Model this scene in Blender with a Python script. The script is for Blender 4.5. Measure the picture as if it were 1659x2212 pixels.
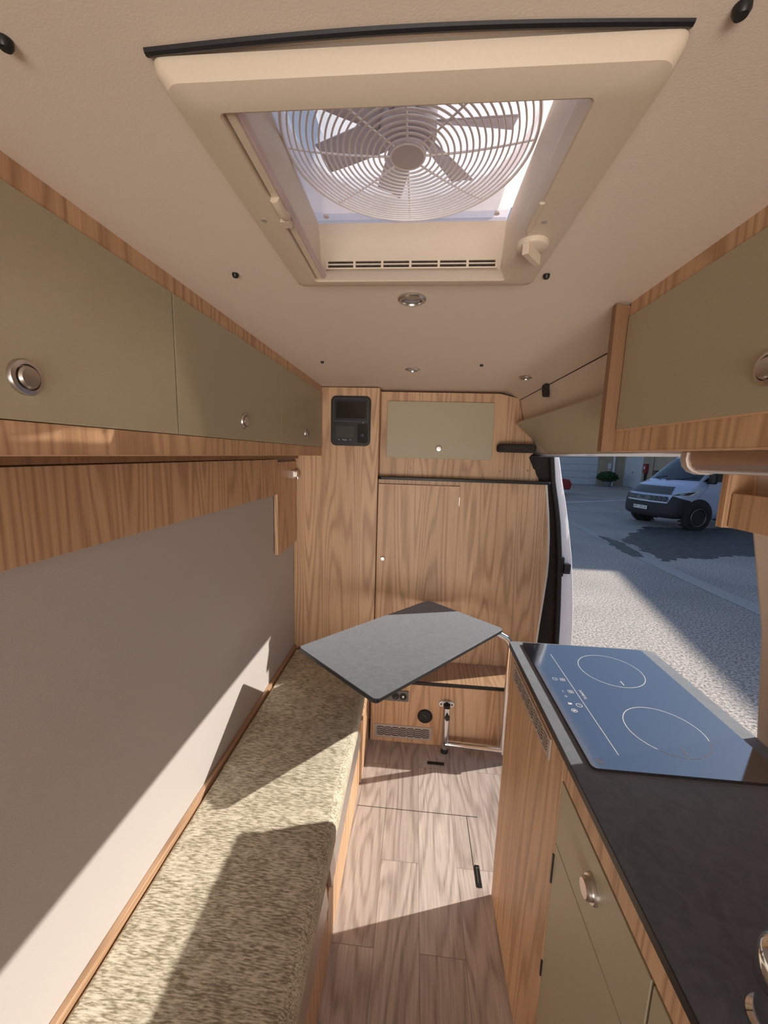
import bpy, bmesh, math, random
from mathutils import Vector, Matrix
random.seed(7)
sc = bpy.context.scene
COL = sc.collection
for o in list(bpy.data.objects):
    bpy.data.objects.remove(o)

# ---------------------------------------------------------------- camera
CAMZ = 1.52
cd = bpy.data.cameras.new('camera'); cam = bpy.data.objects.new('camera', cd); COL.objects.link(cam)
_r = Vector((0.99609306, 0.08344535, 0.02890486)); _u = Vector((-0.04084402, 0.14512452, 0.98857)); _f = Vector((-0.07829677, 0.9858883, -0.14796577))
cam.matrix_world = Matrix(((_r.x, _u.x, -_f.x, 0), (_r.y, _u.y, -_f.y, 0), (_r.z, _u.z, -_f.z, CAMZ), (0, 0, 0, 1)))
cd.sensor_fit = 'VERTICAL'; cd.sensor_height = 36.0; cd.lens = 36.0 * 830.0 / 2212.0
cd.clip_start = 0.02; cd.clip_end = 400
sc.camera = cam
# ---------------------------------------------------------------- world, sun, exposure
SUN_AZ, SUN_EL = math.radians(17.5), math.radians(32.3)      # azimuth from +X towards +Y
w = bpy.data.worlds.new('sky'); sc.world = w; w.use_nodes = True
nt = w.node_tree; nt.nodes.clear()
sky = nt.nodes.new('ShaderNodeTexSky'); sky.sky_type = 'NISHITA'; sky.sun_disc = False
sky.sun_elevation = SUN_EL; sky.sun_rotation = math.radians(90) - SUN_AZ
sky.air_density = 1.0; sky.dust_density = 0.7; sky.ozone_density = 1.8
bg = nt.nodes.new('ShaderNodeBackground'); bg.inputs[1].default_value = 0.105
wo = nt.nodes.new('ShaderNodeOutputWorld')
nt.links.new(sky.outputs[0], bg.inputs[0]); nt.links.new(bg.outputs[0], wo.inputs[0])
sl = bpy.data.lights.new('sun', 'SUN'); sl.energy = 4.2; sl.angle = math.radians(0.6); sl.color = (1.0, 0.93, 0.83)
so = bpy.data.objects.new('sun', sl); COL.objects.link(so)
so.rotation_euler = Vector((math.cos(SUN_EL) * math.cos(SUN_AZ), math.cos(SUN_EL) * math.sin(SUN_AZ), math.sin(SUN_EL))).to_track_quat('Z', 'Y').to_euler()
so.location = (6, 2, 5)
al = bpy.data.lights.new('rear_fill_light', 'AREA'); al.shape = 'RECTANGLE'; al.size = 2.6; al.size_y = 1.3; al.energy = 102; al.color = (1.0, .91, .83)  # fill lamp added behind the camera to brighten the interior
ao = bpy.data.objects.new('rear_fill_light', al); COL.objects.link(ao); ao.location = (0, -3.6, .28); ao.rotation_euler = (math.radians(104), 0, 0)
vs = sc.view_settings; vs.view_transform = 'Standard'; vs.look = 'None'; vs.gamma = 1; vs.exposure = 0.35; vs.use_curve_mapping = False
sc.cycles.caustics_reflective = True; sc.cycles.blur_glossy = 0.0; sc.cycles.sample_clamp_indirect = 60.0; sc.cycles.diffuse_bounces = 9; sc.cycles.max_bounces = 14

# ---------------------------------------------------------------- node helpers
def mat(name):
    m = bpy.data.materials.new(name); m.use_nodes = True
    n = m.node_tree; b = n.nodes['Principled BSDF']
    return m, n, b
def simple(name, col, rough=0.5, metal=0.0, ior=1.45, noise=0.0, nscale=300, bump=0.0, bscale=900, coat=0.0):
    m, n, b = mat(name)
    b.inputs['Base Color'].default_value = (*col, 1); b.inputs['Roughness'].default_value = rough
    b.inputs['Metallic'].default_value = metal; b.inputs['IOR'].default_value = ior
    b.inputs['Coat Weight'].default_value = coat
    tc = n.nodes.new('ShaderNodeTexCoord')
    if noise:
        t = n.nodes.new('ShaderNodeTexNoise'); t.inputs['Scale'].default_value = nscale; t.inputs['Detail'].default_value = 3
        n.links.new(tc.outputs['Object'], t.inputs['Vector'])
        r = n.nodes.new('ShaderNodeValToRGB')
        r.color_ramp.elements[0].position = .3; r.color_ramp.elements[1].position = .7
        r.color_ramp.elements[0].color = (*[c * (1 - noise) for c in col], 1); r.color_ramp.elements[1].color = (*[min(1, c * (1 + noise)) for c in col], 1)
        n.links.new(t.outputs['Fac'], r.inputs[0]); n.links.new(r.outputs[0], b.inputs['Base Color'])
    if bump:
        t = n.nodes.new('ShaderNodeTexNoise'); t.inputs['Scale'].default_value = bscale
        n.links.new(tc.outputs['Object'], t.inputs['Vector'])
        bp = n.nodes.new('ShaderNodeBump'); bp.inputs['Strength'].default_value = bump; bp.inputs['Distance'].default_value = .002
        n.links.new(t.outputs['Fac'], bp.inputs['Height']); n.links.new(bp.outputs[0], b.inputs['Normal'])
    return m
def mth(n, op, a, b=None):
    x = n.nodes.new('ShaderNodeMath'); x.operation = op
    for i, v in enumerate((a, b)):
        if v is None: continue
        if isinstance(v, (int, float)): x.inputs[i].default_value = v
        else: n.links.new(v, x.inputs[i])
    return x.outputs[0]
def grain(n, vec, sx, sy, sz, lines, fine=(260, 260, 5)):
    """contour lines of a stretched noise field: cathedral figure, plus fine pores"""
    mp = n.nodes.new('ShaderNodeMapping'); mp.inputs['Scale'].default_value = (sx, sy, sz); n.links.new(vec, mp.inputs[0])
    t = n.nodes.new('ShaderNodeTexNoise'); t.inputs['Scale'].default_value = 1.0; t.inputs['Detail'].default_value = 1.5; t.inputs['Roughness'].default_value = .35
    n.links.new(mp.outputs[0], t.inputs['Vector'])
    s = mth(n, 'SINE', mth(n, 'MULTIPLY', t.outputs['Fac'], lines))
    s = mth(n, 'MULTIPLY', mth(n, 'ADD', s, 1.0), .5)
    s = mth(n, 'POWER', s, 2.4)
    mp2 = n.nodes.new('ShaderNodeMapping'); mp2.inputs['Scale'].default_value = fine; n.links.new(vec, mp2.inputs[0])
    f = n.nodes.new('ShaderNodeTexNoise'); f.inputs['Scale'].default_value = 1.0; f.inputs['Detail'].default_value = 3
    n.links.new(mp2.outputs[0], f.inputs['Vector'])
    return s, f.outputs['Fac'], t.outputs['Fac']
def wood(name, lite, dark, rough=0.45, axis='z', lines=115):
    m, n, b = mat(name)
    tc = n.nodes.new('ShaderNodeTexCoord')
    sc_ = {'z': (7.5, 7.5, .48), 'y': (7.5, .48, 7.5), 'x': (.48, 7.5, 7.5)}[axis]
    fn = {'z': (240, 240, 6), 'y': (240, 6, 240), 'x': (6, 240, 240)}[axis]
    oi = n.nodes.new('ShaderNodeObjectInfo'); of = n.nodes.new('ShaderNodeVectorMath'); of.operation = 'MULTIPLY_ADD'
    cb = n.nodes.new('ShaderNodeCombineXYZ')
    for i in range(3): n.links.new(oi.outputs['Random'], cb.inputs[i])
    n.links.new(cb.outputs[0], of.inputs[0]); of.inputs[1].default_value = (7.3, 5.1, 3.7); n.links.new(tc.outputs['Object'], of.inputs[2])
    s, f, t = grain(n, of.outputs[0], *sc_, lines, fn)
    v = mth(n, 'ADD', mth(n, 'MULTIPLY', s, .42), mth(n, 'MULTIPLY', f, .75))
    r = n.nodes.new('ShaderNodeValToRGB'); n.links.new(v, r.inputs[0])
    r.color_ramp.elements[0].position = .22; r.color_ramp.elements[0].color = (*lite, 1)
    r.color_ramp.elements[1].position = .95; r.color_ramp.elements[1].color = (*dark, 1)
    mx = n.nodes.new('ShaderNodeMix'); mx.data_type = 'RGBA'; mx.blend_type = 'MULTIPLY'; mx.inputs[0].default_value = .45
    rr = n.nodes.new('ShaderNodeValToRGB'); n.links.new(t, rr.inputs[0])
    rr.color_ramp.elements[0].position = .35; rr.color_ramp.elements[0].color = (.78, .72, .68, 1); rr.color_ramp.elements[1].position = .65; rr.color_ramp.elements[1].color = (1, 1, 1, 1)
    n.links.new(r.outputs[0], mx.inputs[6]); n.links.new(rr.outputs[0], mx.inputs[7])
    n.links.new(mx.outputs[2], b.inputs['Base Color'])
    b.inputs['Roughness'].default_value = rough
    bp = n.nodes.new('ShaderNodeBump'); bp.inputs['Strength'].default_value = .12; bp.inputs['Distance'].default_value = .001
    n.links.new(f, bp.inputs['Height']); n.links.new(bp.outputs[0], b.inputs['Normal'])
    return m
def floor_mat():
    m, n, b = mat('grey_plank_vinyl')
    tc = n.nodes.new('ShaderNodeTexCoord')
    mp = n.nodes.new('ShaderNodeMapping'); mp.inputs['Rotation'].default_value = (0, 0, math.radians(90)); mp.inputs['Location'].default_value = (.26, .071, 0)
    n.links.new(tc.outputs['Object'], mp.inputs[0])
    br = n.nodes.new('ShaderNodeTexBrick'); n.links.new(mp.outputs[0], br.inputs['Vector'])
    br.inputs['Scale'].default_value = 1.0; br.inputs['Brick Width'].default_value = .72; br.inputs['Row Height'].default_value = .142
    br.inputs['Mortar Size'].default_value = .0009; br.inputs['Mortar Smooth'].default_value = .4; br.offset = .37; br.offset_frequency = 2
    br.inputs['Color1'].default_value = (.25, .25, .25, 1); br.inputs['Color2'].default_value = (.85, .85, .85, 1); br.inputs['Mortar'].default_value = (0, 0, 0, 1)
    br.inputs['Bias'].default_value = 0
    ad = n.nodes.new('ShaderNodeVectorMath'); ad.operation = 'MULTIPLY_ADD'
    n.links.new(br.outputs['Color'], ad.inputs[0]); ad.inputs[1].default_value = (7, 3, 19); n.links.new(tc.outputs['Object'], ad.inputs[2])
    s, f, t = grain(n, ad.outputs[0], 9, 1.6, 1, 62, (150, 9, 5))
    v = mth(n, 'ADD', mth(n, 'MULTIPLY', s, .30), mth(n, 'MULTIPLY', f, .85))
    r = n.nodes.new('ShaderNodeValToRGB'); n.links.new(v, r.inputs[0])
    r.color_ramp.elements[0].position = .25; r.color_ramp.elements[0].color = (.66, .58, .53, 1)
    r.color_ramp.elements[1].position = .95; r.color_ramp.elements[1].color = (.30, .24, .21, 1)
    rr = n.nodes.new('ShaderNodeValToRGB'); n.links.new(br.outputs['Color'], rr.inputs[0])
    rr.color_ramp.elements[0].position = .0; rr.color_ramp.elements[0].color = (.35, .33, .32, 1); rr.color_ramp.elements[1].position = .85; rr.color_ramp.elements[1].color = (1, 1, 1, 1)
    e = rr.color_ramp.elements.new(.22); e.color = (.80, .78, .77, 1)
    mx = n.nodes.new('ShaderNodeMix'); mx.data_type = 'RGBA'; mx.blend_type = 'MULTIPLY'; mx.inputs[0].default_value = 1
    n.links.new(r.outputs[0], mx.inputs[6]); n.links.new(rr.outputs[0], mx.inputs[7]); n.links.new(mx.outputs[2], b.inputs['Base Color'])
    b.inputs['Roughness'].default_value = .5
    bp = n.nodes.new('ShaderNodeBump'); bp.inputs['Strength'].default_value = .15; bp.inputs['Distance'].default_value = .001
    n.links.new(f, bp.inputs['Height']); n.links.new(bp.outputs[0], b.inputs['Normal'])
    return m
def fabric_mat():
    m, n, b = mat('olive_woven_fabric')
    tc = n.nodes.new('ShaderNodeTexCoord')
    mp = n.nodes.new('ShaderNodeMapping'); mp.inputs['Scale'].default_value = (48, 300, 300); n.links.new(tc.outputs['Object'], mp.inputs[0])
    t = n.nodes.new('ShaderNodeTexNoise'); t.inputs['Scale'].default_value = 1; t.inputs['Detail'].default_value = 4; t.inputs['Roughness'].default_value = .6
    n.links.new(mp.outputs[0], t.inputs['Vector'])
    t2 = n.nodes.new('ShaderNodeTexNoise'); t2.inputs['Scale'].default_value = 26; t2.inputs['Detail'].default_value = 2
    n.links.new(tc.outputs['Object'], t2.inputs['Vector'])
    v = mth(n, 'ADD', mth(n, 'MULTIPLY', t.outputs['Fac'], .8), mth(n, 'MULTIPLY', t2.outputs['Fac'], .2))
    r = n.nodes.new('ShaderNodeValToRGB'); n.links.new(v, r.inputs[0])
    r.color_ramp.elements[0].position = .40; r.color_ramp.elements[0].color = (.27, .24, .165, 1)
    r.color_ramp.elements[1].position = .60; r.color_ramp.elements[1].color = (.74, .69, .565, 1)
    e = r.color_ramp.elements.new(.50); e.color = (.52, .475, .365, 1)
    n.links.new(r.outputs[0], b.inputs['Base Color']); b.inputs['Roughness'].default_value = .95
    b.inputs['Specular IOR Level'].default_value = .15
    bp = n.nodes.new('ShaderNodeBump'); bp.inputs['Strength'].default_value = .7; bp.inputs['Distance'].default_value = .0015
    n.links.new(t.outputs['Fac'], bp.inputs['Height']); n.links.new(bp.outputs[0], b.inputs['Normal'])
    return m
def slate_mat():
    m, n, b = mat('slate_laminate')
    tc = n.nodes.new('ShaderNodeTexCoord')
    t = n.nodes.new('ShaderNodeTexNoise'); t.inputs['Scale'].default_value = 22; t.inputs['Detail'].default_value = 6; t.inputs['Distortion'].default_value = 2.2
    n.links.new(tc.outputs['Object'], t.inputs['Vector'])
    r = n.nodes.new('ShaderNodeValToRGB'); n.links.new(t.outputs['Fac'], r.inputs[0])
    r.color_ramp.elements[0].position = .35; r.color_ramp.elements[0].color = (.032, .037, .052, 1)
    r.color_ramp.elements[1].position = .62; r.color_ramp.elements[1].color = (.065, .072, .092, 1)
    n.links.new(r.outputs[0], b.inputs['Base Color'])
    b.inputs['Roughness'].default_value = .6; b.inputs['Sheen Weight'].default_value = 1.0; b.inputs['Sheen Roughness'].default_value = .5; b.inputs['Sheen Tint'].default_value = (.84, .91, 1, 1)
    bp = n.nodes.new('ShaderNodeBump'); bp.inputs['Strength'].default_value = .25; bp.inputs['Distance'].default_value = .002
    n.links.new(t.outputs['Fac'], bp.inputs['Height']); n.links.new(bp.outputs[0], b.inputs['Normal'])
    return m
def asphalt_mat():
    m, n, b = mat('asphalt')
    tc = n.nodes.new('ShaderNodeTexCoord')
    t = n.nodes.new('ShaderNodeTexNoise'); t.inputs['Scale'].default_value = 42; t.inputs['Detail'].default_value = 3; t.inputs['Roughness'].default_value = .7
    n.links.new(tc.outputs['Object'], t.inputs['Vector'])
    t2 = n.nodes.new('ShaderNodeTexNoise'); t2.inputs['Scale'].default_value = .55; t2.inputs['Detail'].default_value = 4
    n.links.new(tc.outputs['Object'], t2.inputs['Vector'])
    r = n.nodes.new('ShaderNodeValToRGB'); n.links.new(t.outputs['Fac'], r.inputs[0])
    r.color_ramp.elements[0].position = .36; r.color_ramp.elements[0].color = (.18, .165, .15, 1)
    r.color_ramp.elements[1].position = .64; r.color_ramp.elements[1].color = (.88, .77, .67, 1)
    rr = n.nodes.new('ShaderNodeValToRGB'); n.links.new(t2.outputs['Fac'], rr.inputs[0])
    rr.color_ramp.elements[0].position = .3; rr.color_ramp.elements[0].color = (.72, .72, .74, 1); rr.color_ramp.elements[1].position = .7; rr.color_ramp.elements[1].color = (1, 1, 1, 1)
    mx = n.nodes.new('ShaderNodeMix'); mx.data_type = 'RGBA'; mx.blend_type = 'MULTIPLY'; mx.inputs[0].default_value = 1
    n.links.new(r.outputs[0], mx.inputs[6]); n.links.new(rr.outputs[0], mx.inputs[7]); n.links.new(mx.outputs[2], b.inputs['Base Color'])
    b.inputs['Roughness'].default_value = .8
    return m
def plastic_clear(name, col, mixf=.5):
    m, n, b = mat(name)
    out = n.nodes['Material Output']
    tr = n.nodes.new('ShaderNodeBsdfTranslucent'); tr.inputs[0].default_value = (*col, 1)
    tp = n.nodes.new('ShaderNodeBsdfTransparent'); tp.inputs[0].default_value = (*col, 1)
    mx = n.nodes.new('ShaderNodeMixShader'); mx.inputs[0].default_value = mixf
    n.links.new(tr.outputs[0], mx.inputs[1]); n.links.new(tp.outputs[0], mx.inputs[2])
    b.inputs['Base Color'].default_value = (*col, 1); b.inputs['Roughness'].default_value = .25
    mx2 = n.nodes.new('ShaderNodeMixShader'); mx2.inputs[0].default_value = .22
    n.links.new(mx.outputs[0], mx2.inputs[1]); n.links.new(b.outputs[0], mx2.inputs[2])
    n.links.new(mx2.outputs[0], out.inputs[0])
    return m

M = dict(
    wood=wood('elm_wood_laminate', (.72, .47, .28), (.41, .235, .125)),
    wood_dark=wood('elm_wood_dark_shaded', (.29, .155, .08), (.19, .095, .045)),  # darkened elm; shade on the cabinet end face is put into the colour
    wood_y=wood('elm_wood_along', (.58, .38, .24), (.34, .20, .11), axis='y'),
    edge=simple('light_wood_edging', (.66, .42, .25), .45),
    floor=floor_mat(), fabric=fabric_mat(), slate=slate_mat(), asphalt=asphalt_mat(),
    door=simple('olive_beige_panel', (.43, .385, .265), .42, noise=.04, nscale=500, bump=.05),
    vinyl=simple('beige_vinyl_lining', (.76, .65, .54), .6, bump=.12, bscale=500),
    wallv=simple('pale_vinyl_wall', (.50, .468, .45), .55, bump=.12, bscale=420),
    black=simple('black_plastic', (.012, .012, .013), .4, noise=.2),
    rubber=simple('black_rubber', (.015, .015, .016), .65, noise=.2),
    felt=simple('charcoal_felt_lining', (.035, .03, .028), .98, noise=.5, nscale=220, bump=.8, bscale=300),
    chrome=simple('chrome', (.82, .82, .83), .08, 1.0),
    satin=simple('satin_nickel', (.62, .58, .55), .28, 1.0, noise=.04),
    alu=simple('brushed_aluminium', (.62, .56, .52), .4, .9, noise=.05),
    grille=simple('bronze_grey_aluminium', (.50, .44, .40), .45, .4, noise=.04),
    glass=simple('black_ceramic_glass', (.012, .013, .02), .08, 0, ior=3.8),
    white_print=simple('white_print', (.75, .75, .75), .5),
    white_paint=simple('white_vehicle_paint', (.85, .88, .97), .3, coat=.5, noise=.02),
    vent=simple('cream_plastic', (.64, .54, .42), .42, noise=.02),
    clear=plastic_clear('translucent_plastic', (.90, .82, .82), .45),
    smoke=plastic_clear('translucent_lid', (.92, .88, .88), .02),
    blade=simple('grey_fan_plastic', (.60, .54, .56), .5),
    wire=simple('pearl_plastic_guard', (.86, .83, .85), .3, noise=.02),
    screen=simple('dark_screen', (.02, .017, .015), .12, noise=.1),
    lcd=simple('grey_lcd', (.045, .042, .036), .3, noise=.1),
    grey_line=simple('grey_plastic', (.14, .14, .13), .4),
    render=simple('tan_render_wall', (.42, .34, .25), .9, noise=.08, nscale=2),
    gdoor=simple('white_metal_door', (.62, .63, .66), .5, noise=.02),
    red=simple('red_paint', (.30, .02, .02), .3, coat=.5),
    silver=simple('silver_blue_paint', (.50, .56, .74), .28, .2, coat=.6),
    vglass=simple('vehicle_glass', (.012, .016, .016), .04, ior=1.9),
    tyre=simple('tyre_rubber', (.02, .02, .02), .85, noise=.3, nscale=60),
    plastic_dk=simple('charcoal_bumper_plastic', (.028, .028, .030), .6, noise=.15, nscale=40),
    leaf=simple('dark_green_leaf', (.03, .075, .018), .6, noise=.4, nscale=9),
    terracotta=simple('grey_pot', (.2, .19, .18), .8, noise=.1),
    white=simple('white_plastic', (.8, .79, .77), .4),
    roadpaint=simple('white_road_paint', (.92, .90, .86), .8, noise=.05, nscale=20),
    patch=simple('pale_asphalt_patch', (.50, .47, .43), .85, noise=.15, nscale=30),
    wet_and_shade=simple('wet_and_shaded_asphalt', (.10, .095, .09), .5, noise=.4, nscale=6),  # shared by the damp streak and the shade painted near the van
    bronze=simple('bronze_satin_metal', (.50, .42, .36), .32, 1.0, noise=.03),
    hood=simple('grey_hood_film', (.10, .10, .10), .35, noise=.1, nscale=30),
    lamp=simple('headlamp_lens', (.35, .37, .42), .1, .6),
)

# ---------------------------------------------------------------- object helpers
def empty(name, loc, label, cat, group=None, rz=0):
    o = bpy.data.objects.new(name, None); COL.objects.link(o); o.location = loc; o.rotation_euler = (0, 0, rz)
    o.empty_display_size = .05
    o['label'] = label; o['category'] = cat
    if group: o['group'] = group
    return o
def tag(o, label=None, cat=None, group=None, kind=None):
    if label: o['label'] = label
    if cat: o['category'] = cat
    if group: o['group'] = group
    if kind: o['kind'] = kind
    return o
def _origin(parent):
    v = Vector((0, 0, 0)); q = parent
    while q is not None: v = v + q.location; q = q.parent
    return v
def put(name, bm, m, parent=None, local=False, smooth=False, bevel=0, seg=2, ang=35, origin=None, sub=0):
    """link a bmesh (world coordinates, or the parent's if local) as one object"""
    bmesh.ops.remove_doubles(bm, verts=bm.verts, dist=1e-6)
    bmesh.ops.recalc_face_normals(bm, faces=bm.faces)
    org = Vector((0, 0, 0)) if local else _origin(parent) if parent else Vector(origin or (0, 0, 0))
    for v in bm.verts: v.co -= org
    me = bpy.data.meshes.new(name); bm.to_mesh(me); bm.free()
    for mm in (m if isinstance(m, (list, tuple)) else [m]): me.materials.append(mm)
    if smooth or bevel:
        for p in me.polygons: p.use_smooth = True
        me.set_sharp_from_angle(angle=math.radians(ang))
    o = bpy.data.objects.new(name, me); COL.objects.link(o)
    if parent: o.parent = parent
    else: o.location = org
    if bevel:
        b = o.modifiers.new('bevel', 'BEVEL'); b.width = bevel; b.segments = seg; b.limit_method = 'ANGLE'; b.angle_limit = math.radians(40); b.harden_normals = True
    if sub:
        s = o.modifiers.new('subsurf', 'SUBSURF'); s.levels = sub; s.render_levels = sub
    return o
def B(): return bmesh.new()
def box(bm, x0, x1, y0, y1, z0, z1, rot=None, piv=None):
    vs_ = [bm.verts.new((x, y, z)) for x in (x0, x1) for y in (y0, y1) for z in (z0, z1)]
    for f in ((0, 1, 3, 2), (4, 6, 7, 5), (0, 4, 5, 1), (2, 3, 7, 6), (0, 2, 6, 4), (1, 5, 7, 3)):
        bm.faces.new([vs_[i] for i in f])
    if rot: bmesh.ops.rotate(bm, verts=vs_, cent=piv or ((x0 + x1) / 2, (y0 + y1) / 2, (z0 + z1) / 2), matrix=rot)
    return bm
def prism(bm, pts, axis, a, b):
    """polygon pts extruded along axis from a to b; pts are the two other coordinates in order"""
    def mk(p, t):
        return {'x': (t, p[0], p[1]), 'y': (p[0], t, p[1]), 'z': (p[0], p[1], t)}[axis]
    A = [bm.verts.new(mk(p, a)) for p in pts]; Bv = [bm.verts.new(mk(p, b)) for p in pts]
    bm.faces.new(A); bm.faces.new(Bv[::-1])
    n = len(pts)
    for i in range(n): bm.faces.new((A[i], A[(i + 1) % n], Bv[(i + 1) % n], Bv[i]))
    return bm
def rrect(x0, x1, y0, y1, r, n=6):
    out = []
    for cx, cy, a0 in ((x1 - r, y1 - r, 0), (x0 + r, y1 - r, 90), (x0 + r, y0 + r, 180), (x1 - r, y0 + r, 270)):
        for i in range(n + 1):
            a = math.radians(a0 + 90 * i / n); out.append((cx + r * math.cos(a), cy + r * math.sin(a)))
    return out
def frame(axis):
    a = Vector(axis).normalized()
    t = Vector((0, 0, 1)) if abs(a.z) < .9 else Vector((1, 0, 0))
    u = a.cross(t).normalized(); v = a.cross(u)
    return a, u, v
def lathe(bm, c, axis, prof, seg=28):
    """prof: list of (radius, height along axis)"""
    a, u, v = frame(axis); c = Vector(c); rings = []
    for r, h in prof:
        if r < 1e-6: rings.append([bm.verts.new(c + a * h)])
        else: rings.append([bm.verts.new(c + a * h + (u * math.cos(2 * math.pi * i / seg) + v * math.sin(2 * math.pi * i / seg)) * r) for i in range(seg)])
    for A, Bv in zip(rings, rings[1:]):
        for i in range(seg):
            j = (i + 1) % seg
            if len(A) == 1 and len(Bv) == 1: continue
            if len(A) == 1: bm.faces.new((A[0], Bv[i], Bv[j]))
            elif len(Bv) == 1: bm.faces.new((A[i], Bv[0], A[j]))
            else: bm.faces.new((A[i], Bv[i], Bv[j], A[j]))
    for R_, rev in ((rings[0], 0), (rings[-1], 1)):
        if len(R_) > 2: bm.faces.new(R_ if rev else R_[::-1])
    return bm
def cyl(bm, c, axis, r, h, seg=24): return lathe(bm, c, axis, [(r, 0), (r, h)], seg)
def tube(bm, pts, r, seg=12, closed=False):
    pts = [Vector(p) for p in pts]; n = len(pts); rings = []; up = None
    for i, p in enumerate(pts):
        if closed: d = (pts[(i + 1) % n] - pts[i - 1]).normalized()
        else: d = (pts[min(i + 1, n - 1)] - pts[max(i - 1, 0)]).normalized()
        if up is None: _, u, v = frame(d)
        else:
            u = (up - d * up.dot(d)).normalized(); v = d.cross(u)
        up = u
        rr = r[i] if isinstance(r, (list, tuple)) else r
        rings.append([bm.verts.new(p + (u * math.cos(2 * math.pi * k / seg) + v * math.sin(2 * math.pi * k / seg)) * rr) for k in range(seg)])
    m_ = n if closed else n - 1
    for i in range(m_):
        A, Bv = rings[i], rings[(i + 1) % n]
        for k in range(seg):
            j = (k + 1) % seg
            bm.faces.new((A[k], A[j], Bv[j], Bv[k]))
    if not closed:
        bm.faces.new(rings[0][::-1]); bm.faces.new(rings[-1])
    return bm
def arc(c, r, a0, a1, n, u, v):
    c, u, v = Vector(c), Vector(u), Vector(v)
    return [c + u * r * math.cos(math.radians(a0 + (a1 - a0) * i / n)) + v * r * math.sin(math.radians(a0 + (a1 - a0) * i / n)) for i in range(n + 1)]
def loft(bm, rows, closed=False):
    R_ = [[bm.verts.new(p) for p in row] for row in rows]
    for A, Bv in zip(R_, R_[1:]):
        n = len(A)
        for i in range(n if closed else n - 1):
            j = (i + 1) % n; bm.faces.new((A[i], A[j], Bv[j], Bv[i]))
    return R_
def text(name, body, size, m, loc, rot, parent, ext=.0003, local=False, align='CENTER'):
    cu = bpy.data.curves.new(name, 'FONT'); cu.body = body; cu.size = size; cu.extrude = ext; cu.align_x = align; cu.align_y = 'CENTER'
    t = bpy.data.objects.new(name + '_tmp', cu); COL.objects.link(t)
    dg = bpy.context.evaluated_depsgraph_get(); me = bpy.data.meshes.new_from_object(t.evaluated_get(dg))
    bpy.data.objects.remove(t)
    me.transform(Matrix.Translation(loc) @ rot)
    if not local: me.transform(Matrix.Translation(-_origin(parent)))
    me.materials.clear(); me.materials.append(m)
    o = bpy.data.objects.new(name, me); COL.objects.link(o); o.parent = parent
    return o
def struct(name, bm, m, **k): return tag(put(name, bm, m, **k), kind='structure')

# ================================================================= SETTING
XL = -0.655           # left wall
LIN = [(.44, 1.861), (.48, 1.848), (.52, 1.820), (.56, 1.770), (.60, 1.700), (.63, 1.62), (.648, 1.545)]       # right-hand roof lining
CEIL = [(XL - .02, 1.855), (-.5, 1.859), (-.3, 1.862), (-.2495, 1.862), (.21, 1.861), (.30, 1.861), (.44, 1.861)]
# floor
struct('floor', box(B(), -.70, .86, -1.7, 2.12, -.06, 0), M['floor'])
# ceiling with the rooflight opening cut out (x -.235..-.19 / y .39...79)
HX0, HX1, HY0, HY1 = -.232, .185, .385, .815
bm = B()
xs = sorted(set([c[0] for c in CEIL] + [HX0, HX1])); ys = [-1.7, -.6, .1, HY0, HY1, 1.2, 1.7, 2.6]
def cz(x, prof=CEIL + LIN[1:]):
    for (a, za), (b, zb) in zip(prof, prof[1:]):
        if a <= x <= b: return za + (zb - za) * (x - a) / (b - a)
    return prof[-1][1]
xs = sorted(set(xs + [.44, .48, .52]))
for zoff in (0, .03):
    G_ = [[bm.verts.new((x, y, cz(x) + zoff)) for y in ys] for x in xs]
    for i in range(len(xs) - 1):
        for j in range(len(ys) - 1):
            if xs[i] >= HX0 - 1e-6 and xs[i + 1] <= HX1 + 1e-6 and ys[j] >= HY0 - 1e-6 and ys[j + 1] <= HY1 + 1e-6: continue
            bm.faces.new((G_[i][j], G_[i + 1][j], G_[i + 1][j + 1], G_[i][j + 1]))
prism(bm, [(XL - .02, 1.90), (HX0 - .02, 1.90), (HX0 - .02, 1.95), (XL - .02, 1.95)], 'y', -1.7, 2.6)
struct('ceiling', bm, M['vinyl'], smooth=True, ang=25)
# left wall
struct('wall_left', box(B(), XL - .06, XL, -1.7, 2.6, 0, 1.86), M['wallv'])
# right-hand side: profile of the leaning side wall behind the kitchen (ends at the sliding door)
RW = [(0, .80), (.5, .785), (.945, .746), (1.18, .717), (1.385, .668), (1.545, .640), (1.70, .60), (1.79, .545), (1.86, .47), (1.95, .47)]
bm = B()
inner = [(x, z) for z, x in RW]
outer = [(x + .10, z) for z, x in RW[::-1]]
prism(bm, inner + outer, 'y', -1.7, .81)
struct('wall_right', bm, M['vinyl'], smooth=True, ang=40, bevel=.012)
# side lining above the sliding door
bm = B()
prism(bm, [(.523, 1.817), (.536, 1.76), (.552, 1.70), (.60, 1.625), (.66, 1.545), (.72, 1.56), (.70, 1.75), (.60, 1.86), (.50, 1.88), (.51, 1.835)], 'y', .812, 2.6)
struct('wall_right_upper', bm, M['vinyl'], smooth=True, ang=50).name = 'trim_1'
bm = B(); tube(bm, [(.5215, .93, 1.8185), (.5215, 2.1, 1.8185)], .0016, 6)
struct('trim_5', bm, M['felt'])
# door header: painted rail along the top of the opening, and the roof skin outside it
bm = B(); prism(bm, [(.650, 1.545), (.668, 1.536), (.70, 1.545), (.80, 1.64), (.82, 1.72), (.76, 1.86), (.60, 1.97), (.60, 1.88), (.70, 1.75), (.72, 1.57), (.66, 1.55)], 'y', .812, 2.6)
struct('trim_2', bm, M['white_paint'], smooth=True, ang=40)
# partition behind the front cabinets, and the cab side beyond the door opening
bm = B(); box(bm, XL, .80, 2.62, 2.66, -.05, 1.9)
struct('wall_front', bm, M['felt'])
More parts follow.
